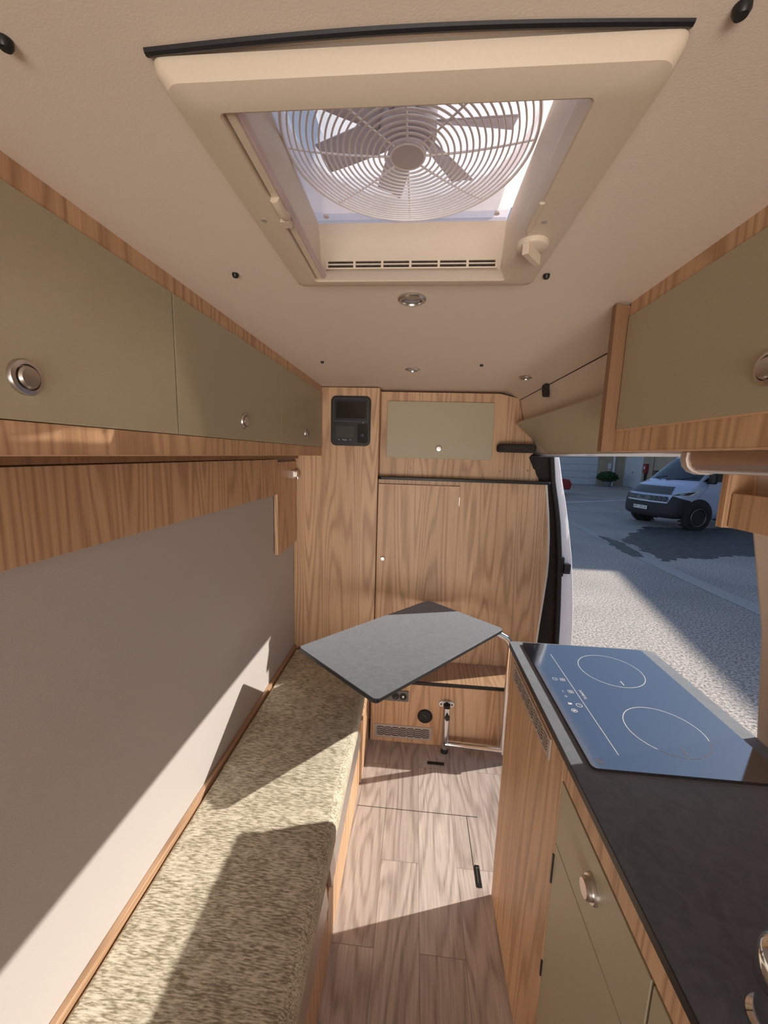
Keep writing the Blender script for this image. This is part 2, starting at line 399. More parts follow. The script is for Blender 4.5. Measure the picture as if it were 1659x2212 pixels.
# outer floor sill below the doors
bm = B(); box(bm, .80, .92, -1.7, 3.2, -.25, -.012)
struct('trim_3', bm, M['rubber'], bevel=.01)
# outer skin: roof and front so that no light leaks
bm = B(); box(bm, XL - .10, .60, -1.7, HY0 - .06, 1.955, 1.985); box(bm, XL - .10, .60, HY1 + .06, 2.7, 1.955, 1.985)
box(bm, XL - .10, HX0 - .05, HY0 - .06, HY1 + .06, 1.955, 1.985); box(bm, HX1 + .05, .60, HY0 - .06, HY1 + .06, 1.955, 1.985)
struct('roof_skin', bm, M['white_paint']).name = 'trim_4'

# ---- sliding-door jamb ahead of the opening (felt lining, rubber seal, white painted pillar)
ZW = [1.532, 1.405, 1.29, 1.18, 1.0, .85, .72, .60, .50, .2, -.2]
XIN = [.714, .732, .758, .779, .803, .813, .822, .828, .832, .838, .838]      # inner edge of white paint
XOUT = [.744, .772, .801, .825, .859, .880, .894, .903, .908, .915, .915]      # outer edge
bm = B()
rows = []
for z, a, b in zip(ZW, XIN, XOUT):
    c = a + (b - a) * .55
    rows.append([(a, 2.10, z), (a + .004, 2.092, z), (c - .004, 2.092, z), (c, 2.102, z), (c + .005, 2.098, z), (b - .004, 2.096, z), (b, 2.10, z), (b + .004, 2.12, z), (b + .006, 2.6, z), (b + .006, 3.4, z)])
loft(bm, rows)
jamb = struct('door_jamb', bm, M['white_paint'], smooth=True, ang=25); jamb.name = 'door_1'
bm = B(); pts = [(x - .014, 2.085, z) for z, x in zip(ZW, XIN)]
fine = []
for a, b in zip(pts, pts[1:]):
    for k in range(5): fine.append(tuple(a[i] + (b[i] - a[i]) * k / 5 for i in range(3)))
fine.append(pts[-1])
tube(bm, fine, .014, 10)
s = put('door_seal', bm, M['rubber'], jamb, smooth=True)
tag(s, 'black rubber seal')
bm = B()
FX = [.55, .60, .655, .690, .70, .70, .70, .69, .66, .60, .60]
rows = [[(fx, 2.135, z), (xi - .004, 2.10, z), (xi, 2.104, z), (xi + .03, 2.3, z), (xi + .03, 2.62, z)] for z, xi, fx in zip(ZW, XIN, FX)]
loft(bm, rows)
s = put('felt_lining', bm, M['felt'], jamb, smooth=True); tag(s, 'dark felt lining')
# striker
bm = B(); box(bm, .800, .816, 2.078, 2.093, .895, 1.0); box(bm, .812, .845, 2.062, 2.090, .915, .968)
cyl(bm, (.808, 2.08, .99), (0, -1, 0), .006, .006, 12); cyl(bm, (.808, 2.08, .903), (0, -1, 0), .006, .006, 12)
s = put('striker', bm, M['black'], jamb, bevel=.002); tag(s, 'black latch striker')

# ---- ground, markings
G0 = -.50
bm = B(); vv = [bm.verts.new(p) for p in ((-60, -60, G0), (80, -60, G0), (80, 90, G0), (-60, 90, G0))]; bm.faces.new(vv)
struct('ground', bm, M['asphalt'])
def ray(px, py, z):
    d = _r * ((px - 829.5) / 830.0) - _u * ((py - 1106.0) / 830.0) + _f
    t = (z - CAMZ) / d.z
    return (d.x * t, d.y * t)
def strip(name, pts, wd, m, label):
    bm = B(); L, R_ = [], []
    for i, p in enumerate(pts):
        a = Vector(pts[max(i - 1, 0)]); b = Vector(pts[min(i + 1, len(pts) - 1)]); d = (b - a).normalized(); nn = Vector((-d.y, d.x)) * wd[i] / 2
        L.append((p[0] + nn.x, p[1] + nn.y)); R_.append((p[0] - nn.x, p[1] - nn.y))
    loft(bm, [[(x, y, G0 + .004) for x, y in L], [(x, y, G0 + .004) for x, y in R_]])
    o = struct(name, bm, m); o['label'] = label
    return o
strip('parking_line', [ray(1205, 1086, G0), ray(1290, 1083, G0), ray(1362, 1080, G0)], [.14] * 3, M['roadpaint'], 'thin white line painted on the shaded asphalt')
strip('asphalt_seam', [ray(*q, G0) for q in ((1215, 1120), (1250, 1137), (1290, 1157), (1340, 1181), (1400, 1210), (1480, 1247), (1560, 1283), (1640, 1318), (1700, 1345))], [.22, .25, .28, .30, .32, .32, .32, .32, .32], M['patch'], 'pale repaired strip across the asphalt')

def dark_blot(name, pts, amp, label):
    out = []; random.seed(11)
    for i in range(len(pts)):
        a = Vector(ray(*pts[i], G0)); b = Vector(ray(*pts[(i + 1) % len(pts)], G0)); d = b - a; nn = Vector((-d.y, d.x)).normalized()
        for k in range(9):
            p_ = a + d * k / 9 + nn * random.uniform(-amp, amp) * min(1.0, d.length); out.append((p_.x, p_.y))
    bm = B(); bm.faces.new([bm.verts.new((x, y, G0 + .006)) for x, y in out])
    struct(name, bm, M['wet_and_shade'])['label'] = label
dark_blot('asphalt_shade', ((1345, 1170), (1362, 1152), (1400, 1138), (1450, 1140), (1500, 1142), (1560, 1140), (1640, 1150), (1700, 1165), (1720, 1196), (1650, 1204), (1590, 1200), (1540, 1208), (1480, 1205), (1430, 1212), (1410, 1196), (1385, 1190), (1372, 1178)), .10, 'dark shade painted on the asphalt in front of the camper van')  # shade near the van, painted on the ground as a dark polygon
dark_blot('wet_streak', ((1290, 1157), (1315, 1162), (1350, 1176), (1375, 1190), (1392, 1204), (1370, 1203), (1345, 1192), (1318, 1176)), .06, 'dark damp streak along the pale asphalt strip')
# ---- garage buildings round the yard
bm = B(); box(bm, 2, 11.4, 33.5, 40, G0, 5.2); box(bm, 11.4, 15.1, 33.5, 40, 2.35, 5.2); box(bm, 15.1, 17.0, 33.5, 40, G0, 5.2); box(bm, 11.4, 15.1, 33.9, 40, G0, 2.35)
garage = tag(put('garage_building', bm, M['render'], origin=(10, 36, G0)), 'tan rendered garage building at the far end of the yard', 'building')
bm = B()
for k in range(5):
    z0 = G0 + .02 + k * .56; box(bm, 11.42, 15.08, 33.60 + .0, 33.7, z0, z0 + .53); box(bm, 11.42, 15.08, 33.63, 33.7, z0 + .53, z0 + .56)
s = put('garage_door', bm, M['gdoor'], garage, bevel=.01); tag(s, 'white sectional garage door')
bm = B(); cyl(bm, (16.28, 33.42, G0), (0, 0, 1), .09, 5.6, 14)
s = put('downpipe', bm, M['gdoor'], garage, smooth=True); tag(s, 'white downpipe')
bm = B(); box(bm, 15.85, 16.08, 33.40, 33.5, .9, 1.35); box(bm, 15.92, 15.98, 33.44, 33.5, .45, .9)
s = put('meter_box', bm, M['gdoor'], garage, bevel=.01)
bm = B(); prism(bm, [(17.0, 33.5), (17.0, 12.7), (26, 12.7), (26, 40), (17.0, 40)], 'z', G0, 11.0)
tall = tag(put('tall_building', bm, M['render'], origin=(20, 25, G0)), 'tan building behind the white van with a plain white door', 'building')
bm = B(); box(bm, 16.95, 17.0, 30.6, 33.0, G0 + .03, 2.1)
s = put('side_door', bm, M['gdoor'], tall, bevel=.01); tag(s, 'plain white door')
bm = B(); lathe(bm, (16.95, 31.8, .70), (-1, 0, 0), [(.05, 0), (.05, .03), (.0, .06)], 12); put('door_lock', bm, M['black'], s)
bm = B(); cyl(bm, (16.93, 29.3, G0), (0, 0, 1), .05, 6, 12); put('downpipe', bm, M['render'], tall, smooth=True)
bm = B(); prism(bm, [(17.15, 12.6), (12.55, -8), (22, -8), (24, 12.6)], 'z', G0, 8.2)
tag(put('low_building', bm, M['render'], origin=(18, 4, G0)), 'tan building outside the frame beyond the sunlit asphalt', 'building')
# fire extinguisher cabinet
fx = empty('fire_extinguisher', (16.85, 30.0, G0), 'red fire extinguisher box on a post beside the white door', 'fire extinguisher')
bm = B(); box(bm, 16.78, 16.98, 29.85, 30.20, .72, 1.40); put('cabinet', bm, M['red'], fx, bevel=.02)
bm = B(); box(bm, 16.84, 16.94, 29.95, 30.08, G0, .72); put('post', bm, M['plastic_dk'], fx)
bm = B(); box(bm, 16.775, 16.782, 29.95, 30.09, 1.0, 1.2); put('notice', bm, M['white'], fx)
# planter shrub
ps = empty('potted_shrub', (15.2, 32.0, G0), 'round green shrub in a grey pot before the garage door', 'shrub')
bm = B(); lathe(bm, (15.2, 32.0, G0), (0, 0, 1), [(.26, 0), (.36, .5), (.40, .52), (.40, .58), (.33, .58)], 24); put('pot', bm, M['terracotta'], ps, smooth=True)
bm = B()
for k in range(900):
    th, ph = random.uniform(0, 2 * math.pi), math.acos(random.uniform(-.5, 1)); rr = random.uniform(.7, 1.0)
    c = Vector((15.2 + .78 * rr * math.sin(ph) * math.cos(th), 32.0 + .7 * rr * math.sin(ph) * math.sin(th), G0 + .72 + .5 * rr * math.cos(ph)))
    a, u, v = frame((random.gauss(0, 1), random.gauss(0, 1), random.gauss(0, 1) + .3)); L = random.uniform(.06, .12)
    bm.faces.new([bm.verts.new(c + p) for p in (-u * L, v * L * .45, u * L, -v * L * .45)])
bmesh.ops.create_icosphere(bm, subdivisions=3, radius=1, matrix=Matrix.Translation((15.2, 32.0, G0 + .75)) @ Matrix.Diagonal((.62, .56, .42, 1)))
put('foliage', bm, M['leaf'], ps)

# ---- silver camper van parked in the yard
VX, VY, VH = 7.30, 12.95, math.radians(194)
van = empty('camper_van', (VX, VY, G0), 'silver blue camper van with black bumper parked in the shaded yard', 'van', rz=VH)
LV = [(.34, -.12, .86, .30), (.42, -.02, .95, .42), (.60, .0, .99, .50), (.80, -.01, 1.0, .55), (.98, -.05, 1.0, .60), (1.12, -.12, 1.0, .62), (1.26, -.26, .97, .66), (1.36, -.46, .92, .56), (1.46, -.76, .87, .38),
      (1.62, -.96, .85, .32), (1.80, -1.18, .83, .30), (2.00, -1.43, .81, .28), (2.20, -1.70, .79, .26), (2.38, -1.98, .77, .30), (2.46, -2.2, .73, .35), (2.50, -2.6, .65, .35)]
def vlev(z):
    for A, Bq in zip(LV, LV[1:]):
        if A[0] <= z <= Bq[0]:
            k = (z - A[0]) / (Bq[0] - A[0]); return [A[i] + (Bq[i] - A[i]) * k for i in range(4)]
    return list(LV[0] if z < LV[0][0] else LV[-1])
def vs_pt(t, z, off=0.0):
    s = 1 if t >= 0 else -1; t = abs(t); _, xf, wd, c = vlev(z)
    if t <= 1:
        a = t * math.pi / 2; sy = math.sin(a) ** .80; cx_ = 1 - math.cos(a) ** .80
        x, y = xf - c * cx_, wd * sy; nx, ny = math.cos(a), math.sin(a)
    else: x, y = xf - c - (t - 1), wd; nx, ny = 0, 1
    return Vector((x + nx * off, s * (y + ny * off), z))
def vpatch(name, corners, m, off=.008, nu=10, nv=8, parent=van, thick=True):
    """bilinear patch on the van's surface; corners (t,z): a b c d counter-clockwise"""
    bm = B(); a, b, c, d = [Vector(q) for q in corners]
    rows = []
    for j in range(nv + 1):
        v = j / nv; row = []
        for i in range(nu + 1):
            u = i / nu; p = (a * (1 - u) + b * u) * (1 - v) + (d * (1 - u) + c * u) * v
            row.append(vs_pt(p.x, p.y, off))
        rows.append(row)
    loft(bm, rows)
    return put(name, bm, m, parent, local=True, smooth=True, ang=60)
ts = [-5.0, -4, -3, -2.2, -1.6, -1.2, -1.0] + [-1 + .1 * i for i in range(1, 20)] + [1.0, 1.2, 1.6, 2.2, 3, 4, 5.0]
bm = B(); loft(bm, [[vs_pt(t, z) for t in ts] for z in [.34, .42, .5, .6, .7, .8, .9, .98, 1.05, 1.12, 1.19, 1.26, 1.31, 1.36, 1.41, 1.46, 1.54, 1.62, 1.80, 2.0, 2.2, 2.38, 2.46, 2.5]])
put('body', bm, M['silver'], van, local=True, smooth=True, ang=60)
vpatch('bumper', [(-1.35, .34), (1.35, .34), (1.18, .80), (-1.18, .80)], M['plastic_dk'], .02, 40, 6)
vpatch('bumper_corner', [(.50, .78), (1.50, .60), (1.08, .90), (.56, 1.03)], M['plastic_dk'], .018)
vpatch('bumper_corner', [(-.50, .78), (-1.50, .60), (-1.08, .90), (-.56, 1.03)], M['plastic_dk'], .018)
gr = vpatch('grille', [(-.50, .84), (.50, .84), (.48, 1.00), (-.48, 1.00)], M['grey_line'], .022, 16, 3)
random.seed(3)
for s in (-1, 1):
    bm = B()
    for r_ in range(3):
        for k in range(4):
            t0 = s * (.10 + k * .10 + (r_ % 2) * .03); z0 = .855 + r_ * .048
            q = [vs_pt(t0, z0, .028), vs_pt(t0 + s * .075, z0, .028), vs_pt(t0 + s * .075, z0 + .032, .028), vs_pt(t0, z0 + .032, .028)]
            bm.faces.new([bm.verts.new(p) for p in q])
    put('grille_slots', bm, M['black'], gr, local=True)
text('emblem', 'FIAT', .12, M['plastic_dk'], vs_pt(0, .925, .034), Matrix.Rotation(math.pi / 2, 4, 'Z') @ Matrix.Rotation(math.pi / 2, 4, 'X'), gr, local=True)
hd = vpatch('hood_film', [(-.52, 1.06), (.52, 1.06), (.46, 1.30), (-.46, 1.30)], M['hood'], .008, 20, 8)
for s in (1, -1):
    hl = vpatch('headlamp', [(s * .44, 1.03), (s * 1.02, 1.06), (s * 1.16, 1.20), (s * .74, 1.15)], M['white'], .012)
    vpatch('lens', [(s * .50, 1.045), (s * .94, 1.07), (s * 1.07, 1.18), (s * .74, 1.135)], M['vglass'], .018, parent=hl)
    vpatch('lamp', [(s * .68, 1.07), (s * .80, 1.08), (s * .84, 1.13), (s * .72, 1.12)], M['lamp'], .024, parent=hl)
ws = vpatch('windscreen', [(-.88, 1.50), (.88, 1.50), (.86, 2.18), (-.86, 2.18)], M['vglass'], .008, 24, 10)
bm = B()
for s in (-1, 1): tube(bm, [vs_pt(s * .05 - .05, 1.49, .02), vs_pt(s * .3, 1.53, .02), vs_pt(s * .35 + .3, 1.60, .02)], .012, 6)
put('wiper', bm, M['black'], ws, local=True)
for s in (1, -1):
    dw = vpatch('side_window', [(s * 1.02, 1.48), (s * 1.95, 1.48), (s * 1.75, 1.98), (s * 1.35, 1.98)], M['vglass'], .008)
    mr = vpatch('door_seam', [(s * 1.30, .55), (s * 1.31, .55), (s * 1.31, 1.46), (s * 1.30, 1.46)], M['black'], .004, 2, 10)
    bm = B(); c = vs_pt(s * 1.12, 1.58, .16); box(bm, c.x - .07, c.x + .06, c.y - .11, c.y + .11, c.z - .16, c.z + .17)
    mir = put('wing_mirror', bm, M['black'], van, local=True, bevel=.05, seg=3)
    bm = B(); c2 = vs_pt(s * 1.12, 1.46, .05); tube(bm, [c2, (c.x, c.y, c.z - .12)], .035, 8); put('bracket', bm, M['black'], mir, local=True, smooth=True)
    bm = B(); tube(bm, [vs_pt(s * 1.02, 1.44, .0), vs_pt(s * 1.0, 1.50, .0)], .02, 6)
    bm.free()
# plate
bm = B(); c = vs_pt(0, .60, .045); box(bm, c.x - .01, c.x + .01, -.26, .26, .55, .66)
pl = put('number_plate', bm, M['white'], van, local=True, bevel=.004)
text('plate_text', 'HP-138-LA', .105, M['black'], (c.x + .012, 0, .605), Matrix.Rotation(math.pi / 2, 4, 'Z') @ Matrix.Rotation(math.pi / 2, 4, 'X'), pl, local=True)
for s in (1, -1):
    for wx in (-1.02, -4.2):
        bm = B(); lathe(bm, (wx, s * .90, .46), (0, s, 0), [(.0, 0), (.50, 0), (.50, .115), (.43, .125), (.0, .10)], 32)
        ar = put('wheel_arch', bm, M['plastic_dk'], van, local=True, smooth=True, ang=30)
        bm = B(); lathe(bm, (wx, s * .78, .40), (0, s, 0), [(.24, .02), (.36, .0), (.40, .04), (.40, .22), (.37, .265), (.26, .255), (.25, .20), (.24, .02)], 40)
        for k in range(36):
            a = 2 * math.pi * k / 36
            q = Matrix.Rotation(a, 3, 'Y'); cc = Vector((0, 0, .405)); cc.rotate(q)
            box(bm, wx + cc.x - .02, wx + cc.x + .02, s * (.80 if k % 2 else .90) - .06, s * (.80 if k % 2 else .90) + .11, .40 + cc.z - .012, .40 + cc.z + .012, rot=q)
        wh = put('wheel', bm, M['tyre'], van, local=True, smooth=True, ang=30)
        bm = B(); lathe(bm, (wx, s * .80, .40), (0, s, 0), [(.26, .20), (.25, .23), (.22, .20), (.20, .13), (.08, .13), (.07, .17), (0, .17)], 32)
        rim = put('rim', bm, M['black'], wh, local=True, smooth=True, ang=30)
        bm = B(); tube(bm, arc((wx, s * 1.045, .40), .262, 0, 360, 40, (1, 0, 0), (0, 0, 1))[:-1], .005, 5, closed=True)
        put('rim_stripe', bm, M['alu'], wh, local=True)
# red car
car = empty('red_car', (6.85, 23.5, G0), 'red car glimpsed behind the white door pillar', 'car', rz=math.radians(172))
prof = [(-2.0, .35), (-2.05, .7), (-1.9, .95), (-1.2, 1.02), (-.6, 1.42), (.5, 1.45), (1.25, .98), (1.85, .88), (2.05, .65), (2.0, .35)]
bm = B(); prism(bm, prof, 'y', -.86, .86); put('body', bm, M['red'], car, local=True, bevel=.09, seg=3)
bm = B(); prism(bm, [(-1.05, 1.02), (-.58, 1.36), (.45, 1.38), (1.0, 1.02)], 'y', -.868, .868); put('side_window', bm, M['vglass'], car, local=True)
for x in (-1.3, 1.3):
    for s in (-1, 1):
        bm = B(); lathe(bm, (x, s * .70, .32), (0, s, 0), [(0, 0), (.30, 0), (.32, .04), (.32, .16), (.2, .18), (0, .17)], 24); put('wheel', bm, M['tyre'], car, local=True, smooth=True, ang=30)
for s in (-1, 1):
    bm = B(); box(bm, .72, .88, s * .98 - .09, s * .98 + .09, 1.0, 1.14); put('wing_mirror', bm, M['black'], car, local=True, bevel=.03)
    bm = B(); box(bm, 1.80, 2.02, s * .68 - .14, s * .68 + .14, .66, .80); put('headlamp', bm, M['lamp'], car, local=True, bevel=.03)

# ================================================================= FRONT CABINETS
YW = 2.02; YF = 2.05; YU = 2.10
# wardrobe
wd = empty('wardrobe', (-.43, 2.2, 0), 'tall wooden wardrobe with black control panel set into its top', 'wardrobe')
bm = B(); box(bm, XL + .001, -.200, YW, 2.60, .0, 1.855); put('body', bm, M['wood'], wd, bevel=.0015)
bm = B(); cyl(bm, (-.215, YW + .001, 1.457), (0, -1, 0), .0035, .0015, 12); put('screw_cap', bm, M['edge'], wd)
# control panel
cp = empty('control_panel', (-.3465, YW, 1.56), 'black rounded control panel with two screens mounted on the tall wardrobe', 'control panel')
bm = B(); prism(bm, rrect(-.450, -.243, 1.560, 1.812, .027), 'y', YW - .010, YW); put('plate', bm, M['black'], cp, bevel=.003)
bm = B(); prism(bm, rrect(-.435, -.256, 1.683, 1.797, .006, 3), 'y', YW - .0145, YW - .0102); scf = put('screen_frame', bm, M['grey_line'], cp)
bm = B(); prism(bm, rrect(-.4335, -.2575, 1.6845, 1.7955, .005, 3), 'y', YW - .0155, YW - .0146); put('screen_bezel', bm, M['black'], scf)
bm = B(); box(bm, -.421, -.266, YW - .0162, YW - .0156, 1.699, 1.783); put('screen', bm, M['screen'], scf)
bm = B(); prism(bm, rrect(-.436, -.315, 1.578, 1.670, .006, 3), 'y', YW - .0125, YW - .0102); dp = put('display', bm, M['black'], cp)
bm = B(); box(bm, -.424, -.328, YW - .0132, YW - .0126, 1.602, 1.659); put('lcd', bm, M['lcd'], dp)
for x in (-.406, -.346):
    bm = B(); cyl(bm, (x, YW - .0125, 1.590), (0, -1, 0), .0022, .0012, 12); put('button', bm, M['white_print'], dp)
RX90 = Matrix.Rotation(math.pi / 2, 4, 'X')
text('brand_text', 'Truma', .0085, M['white_print'], (-.377, YW - .0135, 1.5895), RX90, dp)
bm = B(); prism(bm, rrect(-.309, -.256, 1.575, 1.672, .008, 3), 'y', YW - .0122, YW - .0102); sw = put('switch_plate', bm, M['screen'], cp)
bm = B(); lathe(bm, (-.282, YW - .0122, 1.614), (0, -1, 0), [(.012, 0), (.012, .003), (.010, .007), (0, .007)], 20); put('switch_knob', bm, M['black'], sw, smooth=True)
bm = B(); lathe(bm, (-.281, YW - .0146, 1.6775), (0, -1, 0), [(.0022, 0), (.0022, .002), (0, .003)], 10); put('indicator_light', bm, M['white'], cp)

# fridge cabinet
fc = empty('fridge_cabinet', (.25, 2.3, 0), 'wide wooden cabinet behind the table with a plain hinged door', 'cabinet')
edge = [(.676, 1.389), (.680, 1.36), (.699, 1.232), (.712, 1.117), (.720, .98), (.720, .90), (.714, .783), (.704, .628), (.698, .50), (.69, .36)]
bm = B(); prism(bm, [(-.198, .36), (-.198, 1.389)] + edge, 'y', 2.065, 2.095); box(bm, -.198, .60, 2.095, 2.55, .36, 1.389)
put('body', bm, M['wood'], fc)
bm = B(); box(bm, -.1965, .2345, 2.047, 2.0645, .46, 1.3635); d = put('door', bm, M['wood'], fc, bevel=.0012)
bm = B(); box(bm, .2330, .2350, 2.0462, 2.0475, .46, 1.3635); box(bm, -.1965, .2350, 2.0462, 2.0475, 1.3620, 1.3640); put('edging', bm, M['edge'], d)
bm = B(); box(bm, .2350, .2372, 2.060, 2.0652, .46, 1.362); put('door_gap', bm, M['wood_dark'], fc)  # dark strip painted for the shadow line beside the door
def knob(c, axis, parent, r=.0125, name='knob'):
    bm = B(); lathe(bm, c, axis, [(r * .75, 0), (r * .75, r * .3), (r, r * .5), (r, r * .9), (r * .8, r * 1.25), (0, r * 1.3)], 28); return put(name, bm, M['satin'], parent, smooth=True, ang=30)
knob((-.163, 2.047, .955), (0, -1, 0), d)
bm = B(); box(bm, .2345, .2375, 2.053, 2.062, 1.26, 1.306); put('hinge', bm, M['satin'], fc)
bm = B(); prism(bm, [(x + .001, z) for x, z in edge] + [(x + .011, z) for x, z in edge[::-1]], 'y', 2.068, 2.085); put('edge_trim', bm, M['alu'], fc, smooth=True)
# dark worktop ledge on it
bm = B(); prism(bm, rrect(-.2, .695, 2.030, 2.45, .02), 'z', 1.3895, 1.4035)
lg = tag(put('worktop_ledge', bm, M['black'], origin=(.25, 2.03, 1.39), bevel=.002), 'thin black ledge on top of the wide wooden cabinet', 'worktop')
# upper locker
ul = empty('upper_locker', (.15, 2.2, 1.404), 'wooden locker above the black ledge with one olive beige door', 'cabinet')
bm = B(); prism(bm, [(-.198, 1.4045), (-.198, 1.849), (.42, 1.848), (.518, 1.825), (.533, 1.76), (.550, 1.695), (.60, 1.62), (.62, 1.56), (.590, 1.527), (.60, 1.505), (.609, 1.487), (.616, 1.47), (.626, 1.462), (.634, 1.44), (.646, 1.42), (.650, 1.4045)], 'y', YU, YU + .018)
box(bm, -.198, .42, YU + .018, 2.60, 1.4045, 1.845)
put('body', bm, M['wood'], ul)
bm = B(); box(bm, -.162, .3925, YU - .018, YU - .0005, 1.506, 1.7995); d2 = put('door', bm, M['door'], ul, bevel=.0015)
knob((.115, YU - .018, 1.558), (0, -1, 0), d2, .0155)
for x, z in ((-.03, 1.452), (.445, 1.450), (.588, 1.458)):
    bm = B(); cyl(bm, (x, YU + .001, z), (0, -1, 0), .004, .0016, 12); put('screw_cap', bm, M['wood_dark'], ul)

# step cabinet at floor
sb = empty('step_cabinet', (.15, 1.95, 0), 'low wooden step cabinet with grille and sockets under the table', 'cabinet')
bm = B(); box(bm, -.186, .80, 1.855, 1.873, .0015, .345); put('front_panel', bm, M['wood'], sb, bevel=.001)
bm = B(); box(bm, -.198, .80, 1.857, 2.60, .345, .3595); put('step_top', bm, M['wood_y'], sb)
bm = B(); box(bm, -.198, .80, 1.846, 1.8565, .344, .3605); s = put('edge_trim', bm, M['black'], sb, bevel=.002); tag(s, 'black edge trim')
def slot_grille(name, o, u, v, W, H, m, parent, cols, rows, nrm, th=.003):
    """plate with slots really cut: built from strips; o = corner, u,v unit vectors"""
    o, u, v, nrm = Vector(o), Vector(u), Vector(v), Vector(nrm); bm = B()
    def slab(a0, a1, b0, b1, t0=0, t1=th):
        vs_ = [bm.verts.new(o + u * a + v * b + nrm * t) for a in (a0, a1) for b in (b0, b1) for t in (t0, t1)]
        for f in ((0, 1, 3, 2), (4, 6, 7, 5), (0, 4, 5, 1), (2, 3, 7, 6), (0, 2, 6, 4), (1, 5, 7, 3)): bm.faces.new([vs_[i] for i in f])
    mx_, my = W * .04, H * .17; cw = (W - 2 * mx_) / cols; gap = cw * .22; rh = (H - 2 * my) / (rows * 2 - 1)
    slab(0, W, 0, my); slab(0, W, H - my, H); slab(0, mx_ + gap / 2, my, H - my); slab(W - mx_ - gap / 2, W, my, H - my)
    for c in range(1, cols): slab(mx_ + c * cw - gap / 2, mx_ + c * cw + gap / 2, my, H - my)
    for r_ in range(rows - 1): slab(mx_, W - mx_, my + (2 * r_ + 1) * rh, my + (2 * r_ + 2) * rh)
    g = put(name, bm, m, parent)
    bm = B(); t = .0004
    vs_ = [bm.verts.new(o + u * a + v * b + nrm * t) for a, b in ((mx_, my), (W - mx_, my), (W - mx_, H - my), (mx_, H - my))]; bm.faces.new(vs_)
    put('grille_backing', bm, M['black'], g)
    return g
slot_grille('vent_grille', (-.164, 1.855, .026), (1, 0, 0), (0, 0, 1), .303, .076, M['grille'], sb, 7, 5, (0, -1, 0))
bm = B(); lathe(bm, (.100, 1.855, .166), (0, -1, 0), [(.039, 0), (.039, .004), (.034, .008), (.030, .004), (0, .004)], 36); ro = put('round_outlet', bm, M['black'], sb, smooth=True, ang=30)
bm = B(); tube(bm, [(.088, 1.8495, .180), (.112, 1.8495, .156)], .0015, 6); put('flap_ridge', bm, M['grey_line'], ro)
bm = B(); prism(bm, rrect(-.115, .010, .243, .302, .003, 3), 'y', 1.848, 1.855); so_ = put('socket_plate', bm, M['grey_line'], sb, bevel=.001)
for x, mm in ((-.058, 'black'), (-.018, 'black')):
    bm = B(); lathe(bm, (x, 1.848, .272), (0, -1, 0), [(.019, 0), (.019, .002), (.015, .0025), (.012, .001), (0, .001)], 28); sk = put('socket', bm, M[mm], so_, smooth=True, ang=30)
bm = B(); box(bm, -.023, -.013, 1.8445, 1.847, .267, .278); put('usb_port', bm, M['white'], sk)

# ================================================================= BENCH
bn = empty('bench', (-.43, 1.0, 0), 'wooden bench box with drawers along the left wall', 'bench')
bm = B(); box(bm, XL + .002, -.215, -.6, 1.853, .0015, .318); put('body', bm, M['wood'], bn)
bm = B(); box(bm, -.2148, -.197, 1.575, 1.852, .003, .318); put('end_panel', bm, M['wood'], bn, bevel=.001)
for y0, y1 in ((.93, 1.568), (.30, .923), (-.33, .293)):
    bm = B(); prism(bm, [(-.2148, .004), (-.204, .004), (-.204, .2448), (-.2148, .2448)], 'y', y0, y1); dr = put('drawer', bm, M['wood'], bn, bevel=.001)
    bm = B(); prism(bm, [(-.2148, .245), (-.1975, .245), (-.1975, .250), (-.2045, .3115), (-.2148, .3115)], 'y', y0 + .02, y1 - .02); s = put('grip_rail', bm, M['alu'], dr); tag(s, 'silver grip rail')
    bm = B(); box(bm, -.2045, -.2035, y1 - .004, y1 + .003, .17, .2448); put('gap_strip', bm, M['black'], dr)
# cushion with rolled edges
bm = B()
Y0c, Y1c = -.6, 1.990
sec = [(-.6385, .3195), (-.6385, .408), (-.630, .4175), (-.60, .421), (-.45, .4225), (-.27, .4215), (-.225, .4185), (-.208, .410), (-.2, .396), (-.1975, .375), (-.199, .345), (-.2035, .3195)]
rows = []
for k in range(61):
    y = Y0c + (Y1c - Y0c) * k / 60
    j = .0009 * math.sin(k * 1.7) + .0006 * math.sin(k * .6)
    rows.append([(x, y, z + (j if z > .34 else 0)) for x, z in sec])
R_ = loft(bm, rows, closed=True); bm.faces.new(R_[0]); bm.faces.new(R_[-1][::-1])
tag(put('bench_cushion', bm, M['fabric'], origin=(-.43, 1.0, .3195), smooth=True, ang=50, bevel=.006), 'long olive woven seat cushion lying on the bench', 'cushion')
# wooden wall batten between cushion and wall
bm = B(); box(bm, XL + .0005, -.640, -.6, 2.018, .30, .428)
struct('baseboard_left', bm, M['wood_y'], bevel=.002)

# ================================================================= LEFT OVERHEAD CABINET
oc = empty('overhead_cabinet', (-.575, 1.1, 1.504), 'long overhead cabinet with three olive doors on the left wall', 'cabinet')
YN = .158
bm = B(); box(bm, XL + .002, -.515, YN, YW - .001, 1.504, 1.520); box(bm, XL + .002, -.515, YN, YW - .001, 1.83, 1.852); box(bm, XL + .002, -.515, YN, YN + .016, 1.52, 1.83)
box(bm, XL + .002, XL + .006, YN, YW - .001, 1.52, 1.83)
put('carcass', bm, M['wood'], oc)
bm = B(); box(bm, -.515, -.500, YN, YW - .001, 1.5045, 1.5485); lr = put('lower_rail', bm, M['wood'], oc, bevel=.001)
bm = B(); box(bm, -.5001, -.4995, YN, YW - .001, 1.5045, 1.5062); put('edging', bm, M['edge'], lr)
bm = B(); box(bm, -.515, -.500, YN, YW - .001, 1.8265, 1.8595); put('upper_rail', bm, M['wood'], oc, bevel=.001)
